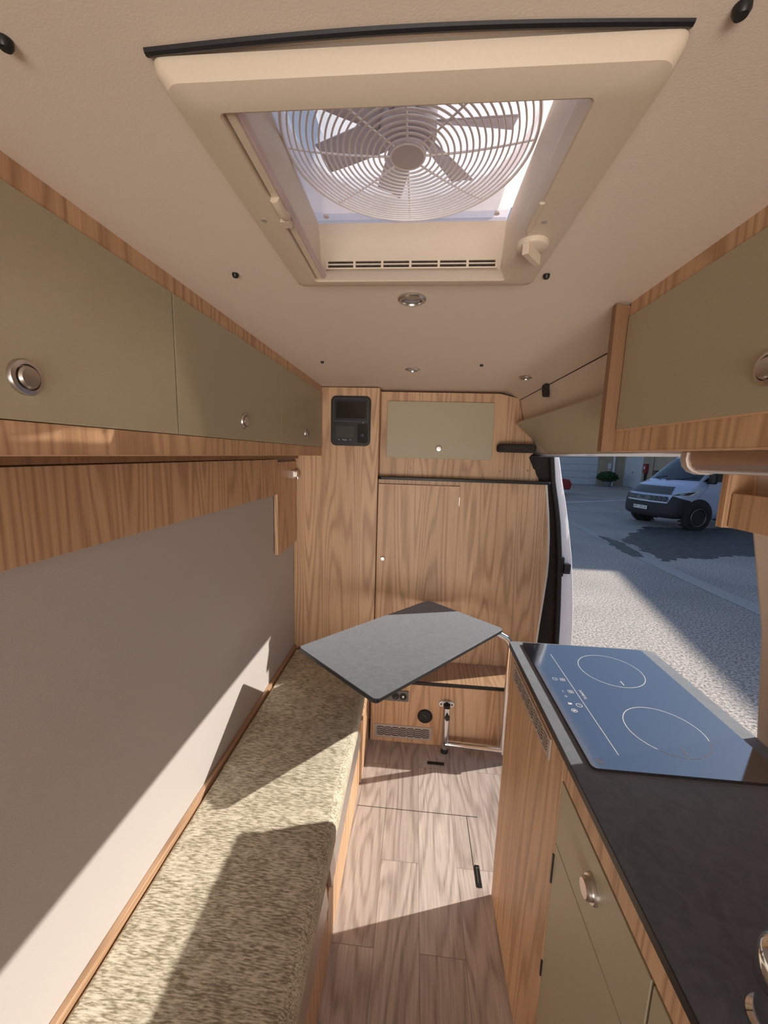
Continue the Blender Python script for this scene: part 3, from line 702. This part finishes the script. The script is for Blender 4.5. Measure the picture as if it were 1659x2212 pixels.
def push_lock(c, axis, parent, r=.0225):
    bm = B(); lathe(bm, c, axis, [(r, 0), (r, .002), (r * .93, .005), (r * .72, .006), (r * .66, .002), (0, .002)], 40); k = put('lock_ring', bm, M['satin'], parent, smooth=True, ang=30)
    bm = B(); lathe(bm, c, axis, [(r * .62, .001), (r * .62, .007), (r * .52, .010), (0, .011)], 36); put('push_button', bm, M['satin'], k, smooth=True, ang=30)
for y0, y1, yk in ((.158, .7795, .465), (.7825, 1.4005, 1.094), (1.4035, 2.0185, 1.718)):
    bm = B(); box(bm, -.514, -.497, y0, y1, 1.5495, 1.826); d = put('door', bm, M['door'], oc, bevel=.0012)
    push_lock((-.497, yk, 1.603), (1, 0, 0), d)
# folded bed board under it
fb = empty('folding_board', (-.635, .9, 1.04), 'wooden board hanging flat against the left wall below the cabinet', 'board')
bm = B(); box(bm, XL + .004, -.630, -.5, 1.722, 1.324, 1.484); put('long_panel', bm, M['wood'], fb, bevel=.001)
bm = B(); box(bm, XL + .004, -.634, 1.7255, 1.905, 1.034, 1.472); put('drop_leaf', bm, M['wood'], fb, bevel=.001)
bm = B(); box(bm, XL + .004, -.636, 1.907, 2.008, 1.040, 1.472); put('drop_leaf', bm, M['wood'], fb, bevel=.001)
bm = B(); box(bm, -.6362, -.622, 1.925, 2.012, 1.385, 1.425); box(bm, -.622, -.612, 1.95, 1.985, 1.392, 1.418); cyl(bm, (-.615, 1.97, 1.394), (0, 0, -1), .006, .014, 10)
s = put('hinge', bm, M['satin'], fb, bevel=.001)
bm = B(); box(bm, XL + .003, -.600, -.5, 1.935, 1.4885, 1.5035)
tag(put('wall_batten', bm, M['wood_dark'], origin=(-.62, .7, 1.4885)), 'narrow brown batten under the left overhead cabinet', 'batten')

# ================================================================= RIGHT OVERHEAD CABINET
rc = empty('overhead_cabinet', (.53, .4, 1.541), 'overhead cabinet with olive door above the kitchen worktop', 'cabinet')
YE = .925
bm = B(); prism(bm, [(.462, 1.541), (.635, 1.541), (.595, 1.70), (.54, 1.79), (.475, 1.846), (.462, 1.850)], 'y', -.6, YE); put('carcass', bm, M['wood'], rc)
bm = B(); prism(bm, [(.418, 1.541), (.637, 1.541), (.595, 1.705), (.545, 1.785), (.475, 1.848), (.418, 1.858)], 'y', YE + .0005, YE + .021); s = put('end_panel', bm, M['wood_dark'], rc, bevel=.0015)  # end face darkened by its material to stand for shade
bm = B(); box(bm, .447, .462, -.6, YE, 1.5415, 1.588); lr = put('lower_rail', bm, M['wood'], rc, bevel=.001)
bm = B(); box(bm, .4462, .4472, -.6, YE, 1.5415, 1.5435); box(bm, .4445, .4472, -.6, YE - .003, 1.5865, 1.5895); put('edging', bm, M['edge'], lr)
bm = B(); box(bm, .447, .462, -.6, YE, 1.8295, 1.8590); put('upper_rail', bm, M['wood'], rc, bevel=.001)
bm = B(); box(bm, .444, .4615, .295, YE - .002, 1.5895, 1.829); d = put('door', bm, M['door'], rc, bevel=.0012)
push_lock((.444, .548, 1.643), (-1, 0, 0), d)
# roller blind cassette hanging below it
bl = empty('blind_cassette', (.52, .3, 1.505), 'rounded satin metal blind cassette below the kitchen overhead cabinet', 'blind')
prof = [(.488, 1.5405)] + [(.505 + .020 * math.cos(math.radians(a)) * 1.0 - .0, 1.524 + .020 * math.sin(math.radians(a))) for a in range(150, 361, 15)] + [(.540, 1.524), (.540, 1.5405)]
prof = [(.484, 1.5405), (.483, 1.528), (.487, 1.516), (.495, 1.508), (.507, 1.504), (.522, 1.504), (.545, 1.510), (.55, 1.5405)]
bm = B(); prism(bm, prof, 'y', -.6, .735); put('housing', bm, M['bronze'], bl, smooth=True, ang=40)
bm = B(); prism(bm, [((x - .515) * 1.12 + .515, (z - 1.5405) * 1.10 + 1.5405) for x, z in prof], 'y', .735, .752); s = put('end_cap', bm, M['grille'], bl, bevel=.002)
# small open wall shelf
sh = empty('wall_shelf', (.63, .5, 1.39), 'open wooden wall shelf box under the kitchen overhead cabinet', 'shelf')
bm = B(); prism(bm, [(.598, 1.398), (.666, 1.398), (.640, 1.538), (.598, 1.538)], 'y', .79, .806); put('end_panel', bm, M['wood'], sh, bevel=.001)
bm = B(); box(bm, .606, .620, -.2, .786, 1.400, 1.466); s = put('front_board', bm, M['wood'], sh, bevel=.001)
bm = B(); prism(bm, [(.621, 1.400), (.664, 1.400), (.662, 1.412), (.621, 1.412)], 'y', -.2, .789); put('bottom_board', bm, M['wood'], sh)
# slanted olive panel above the sliding door
bm = B()
A = [(.500, 1.697), (.652, 1.546), (.660, 1.554), (.508, 1.705)]
loft(bm, [[(x, y0, z) for (x, z), y0 in zip(A, (.95, .95, .95, .95))], [(x, y1, z) for (x, z), y1 in zip(A, (2.060, 2.000, 2.000, 2.060))]], closed=True)
bm.verts.ensure_lookup_table(); bm.faces.new([bm.verts[i] for i in (3, 2, 1, 0)]); bm.faces.new([bm.verts[i] for i in (4, 5, 6, 7)])
tag(put('door_pelmet', bm, M['door'], origin=(.57, 1.5, 1.545), bevel=.001), 'slanted olive beige panel above the open sliding door', 'panel')
# felt covered end shelf
bm = B(); prism(bm, rrect(.415, .60, 2.002, 2.097, .022, 5), 'z', 1.549, 1.592)
tag(put('felt_shelf', bm, M['felt'], origin=(.53, 2.03, 1.549), bevel=.012, seg=3), 'dark felt covered corner shelf at the front end of the door opening', 'shelf')
# black bracket on roof crease
bm = B(); prism(bm, [(1.655, 1.822), (1.70, 1.822), (1.70, 1.800), (1.688, 1.775), (1.668, 1.770), (1.666, 1.800)], 'x', .506, .530)
tag(put('roof_clip', bm, M['felt'], origin=(.53, 1.68, 1.80), bevel=.003), 'small black clip on the roof seam above the sliding door', 'clip')

# ================================================================= KITCHEN
kc = empty('kitchen_cabinet', (.53, .4, 0), 'wooden kitchen unit with olive drawer and doors beside the aisle', 'cabinet')
KX = .325
bm = B(); box(bm, KX, KX + .016, .728, 1.170, .0015, .928); put('side_panel', bm, M['wood'], kc, bevel=.001)
bm = B(); box(bm, KX + .016, .745, 1.150, 1.168, .0015, .928); put('end_panel', bm, M['wood'], kc, bevel=.001)
bm = B(); box(bm, KX + .018, .735, -.6, 1.149, .0015, .926); put('carcass', bm, M['wood'], kc)
bm = B(); box(bm, KX, KX + .0175, -.6, .7272, .874, .928); put('top_rail', bm, M['wood'], kc, bevel=.001)
def kdoor(name, y0, y1, z0, z1):
    bm = B(); box(bm, KX, KX + .0172, y0, y1, z0, z1); return put(name, bm, M['door'], kc, bevel=.0012)
d1 = kdoor('drawer', .424, .7265, .7235, .868); knob_c = (KX, .575, .807)
bm = B(); lathe(bm, knob_c, (-1, 0, 0), [(.0225, 0), (.0225, .003), (.0205, .006), (.017, .006), (.017, .012), (.014, .0155), (0, .0165)], 36); put('push_lock', bm, M['satin'], d1, smooth=True, ang=30)
d2 = kdoor('door', .424, .7265, .02, .7215)
for z0, z1 in ((.622, .692), (.376, .416)):
    bm = B(); box(bm, KX - .0025, KX + .003, .7262, .7305, z0, z1); put('hinge', bm, M['black'], d2)
d3 = kdoor('drawer', .112, .4195, .7235, .868); d4 = kdoor('door', .112, .4195, .02, .7215)
slot_grille('vent_grille', (KX, .800, .852), (0, 1, 0), (0, 0, 1), .322, .052, M['grille'], kc, 8, 5, (-1, 0, 0))
# worktop
def corner_poly():
    x0, x1, yf, yn = .317, .749, 1.179, -.6
    out = [(x0, yn), (x1, yn), (x1, .80), (x1, yf - .045)]
    out += [(x1 - .028 + .028 * math.cos(math.radians(a)), yf - .028 + .028 * math.sin(math.radians(a))) for a in (0, 30, 60, 90)]
    out += [(x0 + .012 + .012 * math.cos(math.radians(a)), yf - .012 + .012 * math.sin(math.radians(a))) for a in (90, 120, 150, 180)]
    return out
bm = B(); prism(bm, corner_poly(), 'z', .9295, .9452)
wt = tag(put('kitchen_worktop', bm, M['slate'], origin=(.53, .4, .93), bevel=.0015), 'dark slate worktop running along the kitchen unit', 'worktop')
bm = B()
cpoly = corner_poly(); n_ = len(cpoly)
ex = [((x - .53) * 1.0, (y)) for x, y in cpoly]
prism(bm, [(.3155, -.6), (.3168, -.6), (.3168, 1.168), (.3155, 1.168)], 'z', .930, .9445)
s = put('black_edging', bm, M['black'], wt)
tag(s, 'black edge strip')
# hob
hb = empty('induction_hob', (.53, .92, .9455), 'black glass two-zone hob set on the far end of the worktop', 'hob')
bm = B(); prism(bm, rrect(.352, .706, .672, 1.162, .010, 4), 'z', .9455, .9515)
hg = put('glass', bm, M['glass'], hb)
bm = B(); prism(bm, rrect(.355, .703, .675, 1.159, .010, 4), 'z', .9453, .9462)
put('mounting_frame', bm, M['satin'], hb)
for c, r_ in (((.555, 1.03), .080), ((.555, .795), .077)):
    bm = B(); P = 72; zz = .9517
    A = [bm.verts.new((c[0] + (r_ + .0007) * math.cos(2 * math.pi * i / P), c[1] + (r_ + .0007) * math.sin(2 * math.pi * i / P), zz)) for i in range(P)]
    C = [bm.verts.new((c[0] + (r_ - .0007) * math.cos(2 * math.pi * i / P), c[1] + (r_ - .0007) * math.sin(2 * math.pi * i / P), zz)) for i in range(P)]
    for i in range(P): bm.faces.new((A[i], A[(i + 1) % P], C[(i + 1) % P], C[i]))
    put('cooking_zone', bm, M['white_print'], hg)
    bm = B(); box(bm, c[0] - .001, c[0] + .0012, c[1] - .070, c[1] - .052, .9515, .9518); put('zone_mark', bm, M['white_print'], hg)
bm = B(); box(bm, .4172, .4184, .708, 1.098, .9515, .9518); put('printed_line', bm, M['white_print'], hg)
RZ = Matrix.Rotation(-math.pi / 2, 4, 'Z')
text('brand_text', 'DOMETIC', .0085, M['white_print'], (.430, .905, .9517), RZ, hg, ext=.0001)
def ring(bm, x, y, r_, t=.0006, P=28, a0=0, a1=360):
    z = .9517
    for i in range(P):
        b0, b1 = [math.radians(a0 + (a1 - a0) * (i + k) / P) for k in (0, 1)]
        bm.faces.new([bm.verts.new((x + q * math.cos(a), y + q * math.sin(a), z)) for q, a in ((r_ - t, b0), (r_ + t, b0), (r_ + t, b1), (r_ - t, b1))])
def dash(bm, x0, x1, y0, y1): bm.faces.new([bm.verts.new((x, y, .9517)) for x, y in ((x0, y0), (x1, y0), (x1, y1), (x0, y1))])
def icon(kind, x, y):
    bm = B()
    if kind == 'power': ring(bm, x, y, .006, a0=30, a1=330); dash(bm, x, x + .007, y - .0005, y + .0005)
    if kind == 'lock': ring(bm, x, y, .006); dash(bm, x - .003, x + .003, y - .002, y + .002)
    if kind == 'minus': dash(bm, x - .0005, x + .0005, y - .004, y + .004)
    if kind == 'plus': dash(bm, x - .0005, x + .0005, y - .004, y + .004); dash(bm, x - .004, x + .004, y - .0005, y + .0005)
    if kind == 'square':
        for a in (-.006, .005): dash(bm, x + a, x + a + .001, y - .006, y + .006); dash(bm, x - .006, x + .006, y + a, y + a + .001)
        ring(bm, x, y, .0025)
    if kind == 'bars': dash(bm, x - .004, x - .0015, y - .004, y + .004); dash(bm, x - .001, x + .004, y - .003, y + .003)
    if kind == 'clock': ring(bm, x, y, .0065); dash(bm, x - .0004, x + .0004, y, y + .004); dash(bm, x, x + .003, y - .0004, y + .0004)
    put('touch_symbol', bm, M['white_print'], hg)
for a in (('power', .386, .967), ('square', .404, .966), ('minus', .386, .913), ('square', .405, .914), ('plus', .386, .893), ('bars', .385, .865), ('clock', .404, .861), ('lock', .385, .840), ('square', .374, .690)): icon(*a)
# tap
tp = empty('kitchen_tap', (.397, .345, .9455), 'chrome tap at the bottom right corner of the worktop', 'tap')
bm = B(); lathe(bm, (.397, .345, .9455), (0, 0, 1), [(.028, 0), (.028, .004), (.023, .008), (.023, .045), (.028, .052), (.0295, .065), (.0295, .078), (.027, .090), (.020, .098), (.010, .102), (0, .103)], 40); put('body', bm, M['chrome'], tp, smooth=True, ang=30)
bm = B(); tube(bm, [(.397, .345, 1.0), (.46, .31, 1.05), (.55, .25, 1.09), (.60, .21, 1.08), (.62, .19, 1.05)], .011, 16); put('spout', bm, M['chrome'], tp, smooth=True)

# ================================================================= TABLE
tb = empty('dining_table', (-.005, 1.585, 0), 'rectangular slate grey table on a chrome tube leg over the bench end', 'table')
TC = [(-.099, 1.134), (.437, 1.730), (.097, 2.036), (-.447, 1.437)]
def round_poly(P, r, n=5):
    out = []
    for i in range(len(P)):
        a, b, c = Vector(P[i - 1]), Vector(P[i]), Vector(P[(i + 1) % len(P)])
        d1, d2 = (a - b).normalized(), (c - b).normalized()
        p1, p2 = b + d1 * r, b + d2 * r
        ctr = b + (d1 + d2) * r
        a0 = math.atan2(p1.y - ctr.y, p1.x - ctr.x); a1 = math.atan2(p2.y - ctr.y, p2.x - ctr.x)
        while a1 - a0 > math.pi: a1 -= 2 * math.pi
        while a0 - a1 > math.pi: a1 += 2 * math.pi
        for k in range(n + 1): out.append(tuple(ctr + Vector((math.cos(a0 + (a1 - a0) * k / n), math.sin(a0 + (a1 - a0) * k / n))) * r))
    return out
bm = B(); prism(bm, round_poly(TC, .018), 'z', .7195, .735); tt = put('tabletop', bm, M['slate'], tb, bevel=.0012)
cen = Vector((-.003, 1.584))
TCo = [tuple(cen + (Vector(q) - cen) * 1.0035) for q in TC]
bm = B(); prism(bm, round_poly(TCo, .018), 'z', .7185, .7325); s = put('edging', bm, M['black'], tt, bevel=.001); tag(s, 'dark table edging')
yl = 1.802
pts = [(.497, yl, .050), (.497, yl, .3), (.497, yl, .56)] + [tuple(p) for p in arc((.427, yl, .60), .07, 0, 65, 7, (1, 0, 0), (0, 0, 1))] + [(.40, 1.79, .695), (.34, 1.76, .712)]
bm = B(); tube(bm, pts, .0165, 20); put('leg_tube', bm, M['chrome'], tb, smooth=True)
bm = B(); tube(bm, [(.207, 1.812, .052), (.497, yl, .052)], .0165, 20); lathe(bm, (.497, yl, .0355), (0, 0, 1), [(.0, 0), (.017, .0), (.017, .03), (0, .03)], 20); put('cross_tube', bm, M['chrome'], tb, smooth=True, ang=40)
bm = B(); tube(bm, [(.207, 1.815, .022), (.207, 1.815, .255)], .0175, 20); post = put('leg_post', bm, M['chrome'], tb, smooth=True, ang=40)
bm = B(); lathe(bm, (.207, 1.815, .001), (0, 0, 1), [(.0185, 0), (.0185, .02), (.017, .026), (0, .026)], 20); put('foot', bm, M['rubber'], post, smooth=True, ang=40)
def star_knob(c, axis, r, parent):
    bm = B(); a, u, v = frame(axis); c = Vector(c); P = 48
    def rg(h, k): return [bm.verts.new(c + a * h + (u * math.cos(2 * math.pi * i / P) + v * math.sin(2 * math.pi * i / P)) * r * k * (1 + .13 * math.cos(5 * 2 * math.pi * i / P))) for i in range(P)]
    A, Bq, C = rg(0, .9), rg(.004, 1), rg(.014, .95)
    for p_, q_ in ((A, Bq), (Bq, C)):
        for i in range(P): bm.faces.new((p_[i], p_[(i + 1) % P], q_[(i + 1) % P], q_[i]))
    bm.faces.new(A[::-1]); bm.faces.new(C)
    return put('clamp_knob', bm, M['black'], parent, smooth=True, ang=40)
star_knob((.207, 1.815, .256), (0, -.25, 1), .017, post); star_knob((.209, 1.797, .212), (0, -1, .1), .013, post)
bm = B(); prism(bm, rrect(.168, .248, .2335, .2635, .0149, 6), 'y', 1.846, 1.8548); wb = put('wall_bracket', bm, M['white'], tb, bevel=.001)
for x in (.180, .236):
    bm = B(); cyl(bm, (x, 1.846, .248), (0, -1, 0), .0045, .002, 12); put('screw', bm, M['black'], wb)
bm = B(); tube(bm, [(.207, 1.846, .246), (.207, 1.828, .246)], .009, 12); put('bracket_pin', bm, M['chrome'], wb)

# ================================================================= FLOOR DETAILS
fh = empty('floor_hatch', (.12, 1.45, 0), 'hatch panel in the plank floor outlined by thin seams', 'hatch')
bm = B(); box(bm, -.195, .322, 1.4605, 1.4620, .0004, .0012); box(bm, .2760, .2775, 1.19, 1.4605, .0004, .0012); put('seam', bm, M['felt'], fh)
def latch(x0, x1, y0, y1, label):
    e = empty('floor_latch', ((x0 + x1) / 2, (y0 + y1) / 2, 0), label, 'latch')
    bm = B(); prism(bm, rrect(x0, x1, y0, y1, .002, 3), 'z', .0002, .0035); put('plate', bm, M['black'], e, bevel=.0008)
    mx_, my = (x1 - x0) * .25, (y1 - y0) * .15
    if x1 - x0 < y1 - y0:
        bm = B(); box(bm, x0 + .005, x0 + .007, y0 + .012, y1 - .010, .0035, .0048); box(bm, x0 + .007, x1 - .004, y1 - .012, y1 - .010, .0035, .0048); put('pull_tab', bm, M['grey_line'], e)
latch(.116, .199, 1.724, 1.741, 'small black floor latch in front of the chrome table foot')
latch(.279, .297, 1.186, 1.262, 'black recessed floor latch near the kitchen unit, in the sun')

# ================================================================= CEILING FIXTURES
def spot(x, y, z, r, label):
    e = empty('ceiling_spotlight', (x, y, z), label, 'light', 'spotlights in the ceiling')
    bm = B(); lathe(bm, (x, y, z), (0, 0, -1), [(r, 0), (r, .002), (r * .9, .005), (r * .74, .0055), (r * .70, .002), (r * .70, .0005), (0, .0005)], 40); put('rim', bm, M['satin'], e, smooth=True, ang=25)
    bm = B()
    lathe(bm, (x, y, z - .0006), (0, 0, -1), [(r * .68, 0), (r * .6, .0022), (0, .003)], 14); b = put('lens', bm, M['lamp'], e)
spot(-.024, .907, 1.860, .031, 'round recessed spotlight nearest the rooflight')
spot(-.030, 1.610, 1.8605, .029, 'round recessed spotlight at the far middle of the ceiling')
spot(.446, 1.725, 1.857, .029, 'round recessed spotlight towards the sliding door')
PL = [(-.365, .355, 'black ceiling plug at the top left edge of the picture'), (.230, .362, 'black ceiling plug at the top right edge of the picture'), (-.367, .783, 'black ceiling plug left of the rooflight'), (.228, .797, 'black ceiling plug right of the rooflight'),
      (-.369, 1.493, 'small far black ceiling plug near the left cabinet'), (.227, 1.517, 'small far black ceiling plug towards the sliding door')]
plug0 = None
for x, y, lb in PL:
    if plug0 is None:
        bm = B(); lathe(bm, (0, 0, 0), (0, 0, -1), [(.0062, 0), (.0062, .004), (.0045, .007), (0, .0075)], 18)
        o = put('ceiling_plug', bm, M['black'], smooth=True, ang=40); plug0 = o
    else:
        o = plug0.copy(); COL.objects.link(o)
    o.location = (x, y, cz(x) - .0002); tag(o, lb, 'plug', 'black plugs in the ceiling')

# ================================================================= ROOFLIGHT
rv = empty('roof_vent', (-.02, .60, 1.86), 'cream framed rooflight with a fan behind a round guard', 'roof vent')
def rect_ring(x0, x1, y0, y1, r, z, n=6): return [(x, y, z) for x, y in rrect(x0, x1, y0, y1, r, n)]
bm = B()
rings = [rect_ring(-.250, .206, .374, .815, .012, 1.8595), rect_ring(-.249, .205, .376, .812, .012, 1.853), rect_ring(-.243, .201, .380, .800, .016, 1.8435), rect_ring(-.232, .190, .392, .790, .020, 1.8395),
         rect_ring(-.203, .146, .405, .768, .006, 1.8385), rect_ring(-.2015, .1445, .4085, .7655, .005, 1.8405), rect_ring(-.199, .143, .405, .793, .004, 1.868), rect_ring(-.200, .1435, .400, .800, .004, 1.872)]
loft(bm, rings, closed=True)
frm = put('frame', bm, M['vent'], rv, smooth=True, ang=28)
bm = B(); loft(bm, [rect_ring(-.200, .1435, .400, .800, .004, 1.872), rect_ring(-.207, .150, .395, .803, .004, 1.957)], closed=True)
put('shaft', bm, M['vent'], rv, smooth=True, ang=30)
# black strip added for the shadow gap at the near side of the frame
bm = B(); pts = [(-.250 + .452 * k / 24, .372 - .007 * math.sin(math.pi * k / 24), 1.8618) for k in range(25)]; tube(bm, pts, .0036, 8); s = put('gap_shadow', bm, M['black'], rv, smooth=True); tag(s, 'dark strip for the shadow gap')
# front grille
bm = B(); box(bm, -.190, .137, .7935, .7965, 1.872, 1.8745); box(bm, -.190, .137, .7935, .7965, 1.8795, 1.8815); box(bm, -.190, .137, .7935, .7965, 1.886, 1.889)
for k in range(7): x = -.190 + k * .0537; box(bm, x, x + .0045, .7930, .7965, 1.8745, 1.886)
vg = put('shaft_grille', bm, M['vent'], rv)
bm = B(); box(bm, -.190, .137, .7968, .7985, 1.8725, 1.8885); put('grille_backing', bm, M['felt'], vg)
# screen rails and slider
bm = B(); box(bm, -.200, -.190, .405, .784, 1.843, 1.856); rl = put('screen_rail', bm, M['vent'], rv, bevel=.002)
bm = B(); box(bm, -.1895, -.186, .408, .782, 1.846, 1.856); put('rail_insert', bm, M['clear'], rl)
bm = B(); tube(bm, [(-.196, .535, 1.842), (-.194, .555, 1.837), (-.193, .572, 1.842)], .0065, 10); box(bm, -.203, -.190, .575, .590, 1.836, 1.846); put('slider', bm, M['vent'], rl, smooth=True, ang=40)
# knob on the right flange
bm = B(); lathe(bm, (.160, .645, 1.8395), (0, 0, -1), [(.024, 0), (.024, .007), (.021, .009), (0, .009)], 36)
box(bm, .155, .165, .622, .668, 1.816, 1.832, rot=Matrix.Rotation(math.radians(-38), 3, 'Z')); put('crank_knob', bm, M['vent'], rv, bevel=.0015)
bm = B(); box(bm, .1405, .1485, .548, .612, 1.8365, 1.8405); put('knob_slot', bm, M['vent'], rv, bevel=.002)
for x, y in ((-.226, .576), (.160, .591)):
    bm = B(); lathe(bm, (x, y, 1.8392), (0, 0, -1), [(.0042, 0), (.0042, .0006), (0, .0006)], 16); put('screw_hole', bm, M['grille'], frm)
# fan tray, guard, blades
FCX, FCY = -.030, .617; FZ = 1.962
bm = B()
P = 96; R0 = .176
sq = []
for i in range(P):
    a = 2 * math.pi * i / P; k = 1 / max(abs(math.cos(a)), abs(math.sin(a)))
    sq.append((FCX + max(-.178, min(.178, math.cos(a) * k * .178)), FCY + max(-.22, min(.184, math.sin(a) * k * .2))))
Ri = [(FCX + R0 * math.cos(2 * math.pi * i / P), FCY + R0 * math.sin(2 * math.pi * i / P)) for i in range(P)]
loft(bm, [[(x, y, FZ - .006) for x, y in sq], [(x, y, FZ) for x, y in sq], [(x, y, FZ) for x, y in Ri], [(x, y, FZ + .03) for x, y in Ri]], closed=True)
tray = put('fan_tray', bm, M['clear'], rv, smooth=True, ang=30)
for x in (-.188, .128):
    bm = B(); lathe(bm, (x, .786, FZ), (0, 0, -1), [(.005, 0), (.005, .003), (.003, .004), (0, .002)], 14); put('tray_screw', bm, M['blade'], tray, smooth=True)
bm = B()
for k in range(19):
    r_ = .024 + k * (R0 - .024) / 18; zz = FZ - .006 - .016 * (1 - (r_ / R0) ** 2)
    tube(bm, [(FCX + r_ * math.cos(2 * math.pi * i / 72), FCY + r_ * math.sin(2 * math.pi * i / 72), zz) for i in range(72)], .0014 if k < 18 else .0024, 6, closed=True)
for k in range(8):
    a = math.radians(90 + 45 * k + 0)
    tube(bm, [(FCX + r_ * math.cos(a), FCY + r_ * math.sin(a), FZ - .0045 - .016 * (1 - (r_ / R0) ** 2)) for r_ in [.02 + i * (R0 - .02) / 12 for i in range(13)]], .0014, 6)
guard = put('fan_guard', bm, M['wire'], rv, smooth=True)
bm = B(); lathe(bm, (FCX, FCY, FZ - .020), (0, 0, -1), [(.026, -.003), (.026, .001), (.022, .003), (0, .003)], 32); put('guard_hub', bm, M['blade'], guard, smooth=True, ang=30)
for k in range(7):
    a0 = math.radians(103 + 360 / 7 * k); bm = B(); rows = []
    for i in range(9):
        r_ = .035 + i * (.150 - .035) / 8; tw = math.radians(34 - 16 * i / 8); c = .040 + .004 * i / 8
        ct = (math.cos(a0 + .03 * i / 8), math.sin(a0 + .03 * i / 8)); tn = (-ct[1], ct[0]); row = []
        for j in range(5):
            s_ = (j / 4 - .5) * c
            row.append((FCX + ct[0] * r_ + tn[0] * s_ * math.cos(tw), FCY + ct[1] * r_ + tn[1] * s_ * math.cos(tw), FZ + .022 + s_ * math.sin(tw) + .003 * (1 - (2 * j / 4 - 1) ** 2)))
        rows.append(row)
    loft(bm, rows); o = put('fan_blade', bm, M['blade'], rv, smooth=True)
    so2 = o.modifiers.new('solid', 'SOLIDIFY'); so2.thickness = .002
bm = B(); lathe(bm, (FCX, FCY, FZ + .05), (0, 0, -1), [(.040, 0), (.040, .045), (.034, .05), (0, .05)], 32); put('motor', bm, M['blade'], rv, smooth=True, ang=30)
bm = B(); loft(bm, [rect_ring(FCX - .20, FCX + .20, .39, .83, .03, 1.99), rect_ring(FCX - .195, FCX + .195, .395, .825, .03, 2.05), rect_ring(FCX - .16, FCX + .16, .43, .79, .05, 2.075)], closed=True)
bm.verts.ensure_lookup_table(); bm.faces.new(bm.verts[-28:])
put('lid', bm, M['smoke'], rv, smooth=True, ang=30)
bpy.context.view_layer.update()
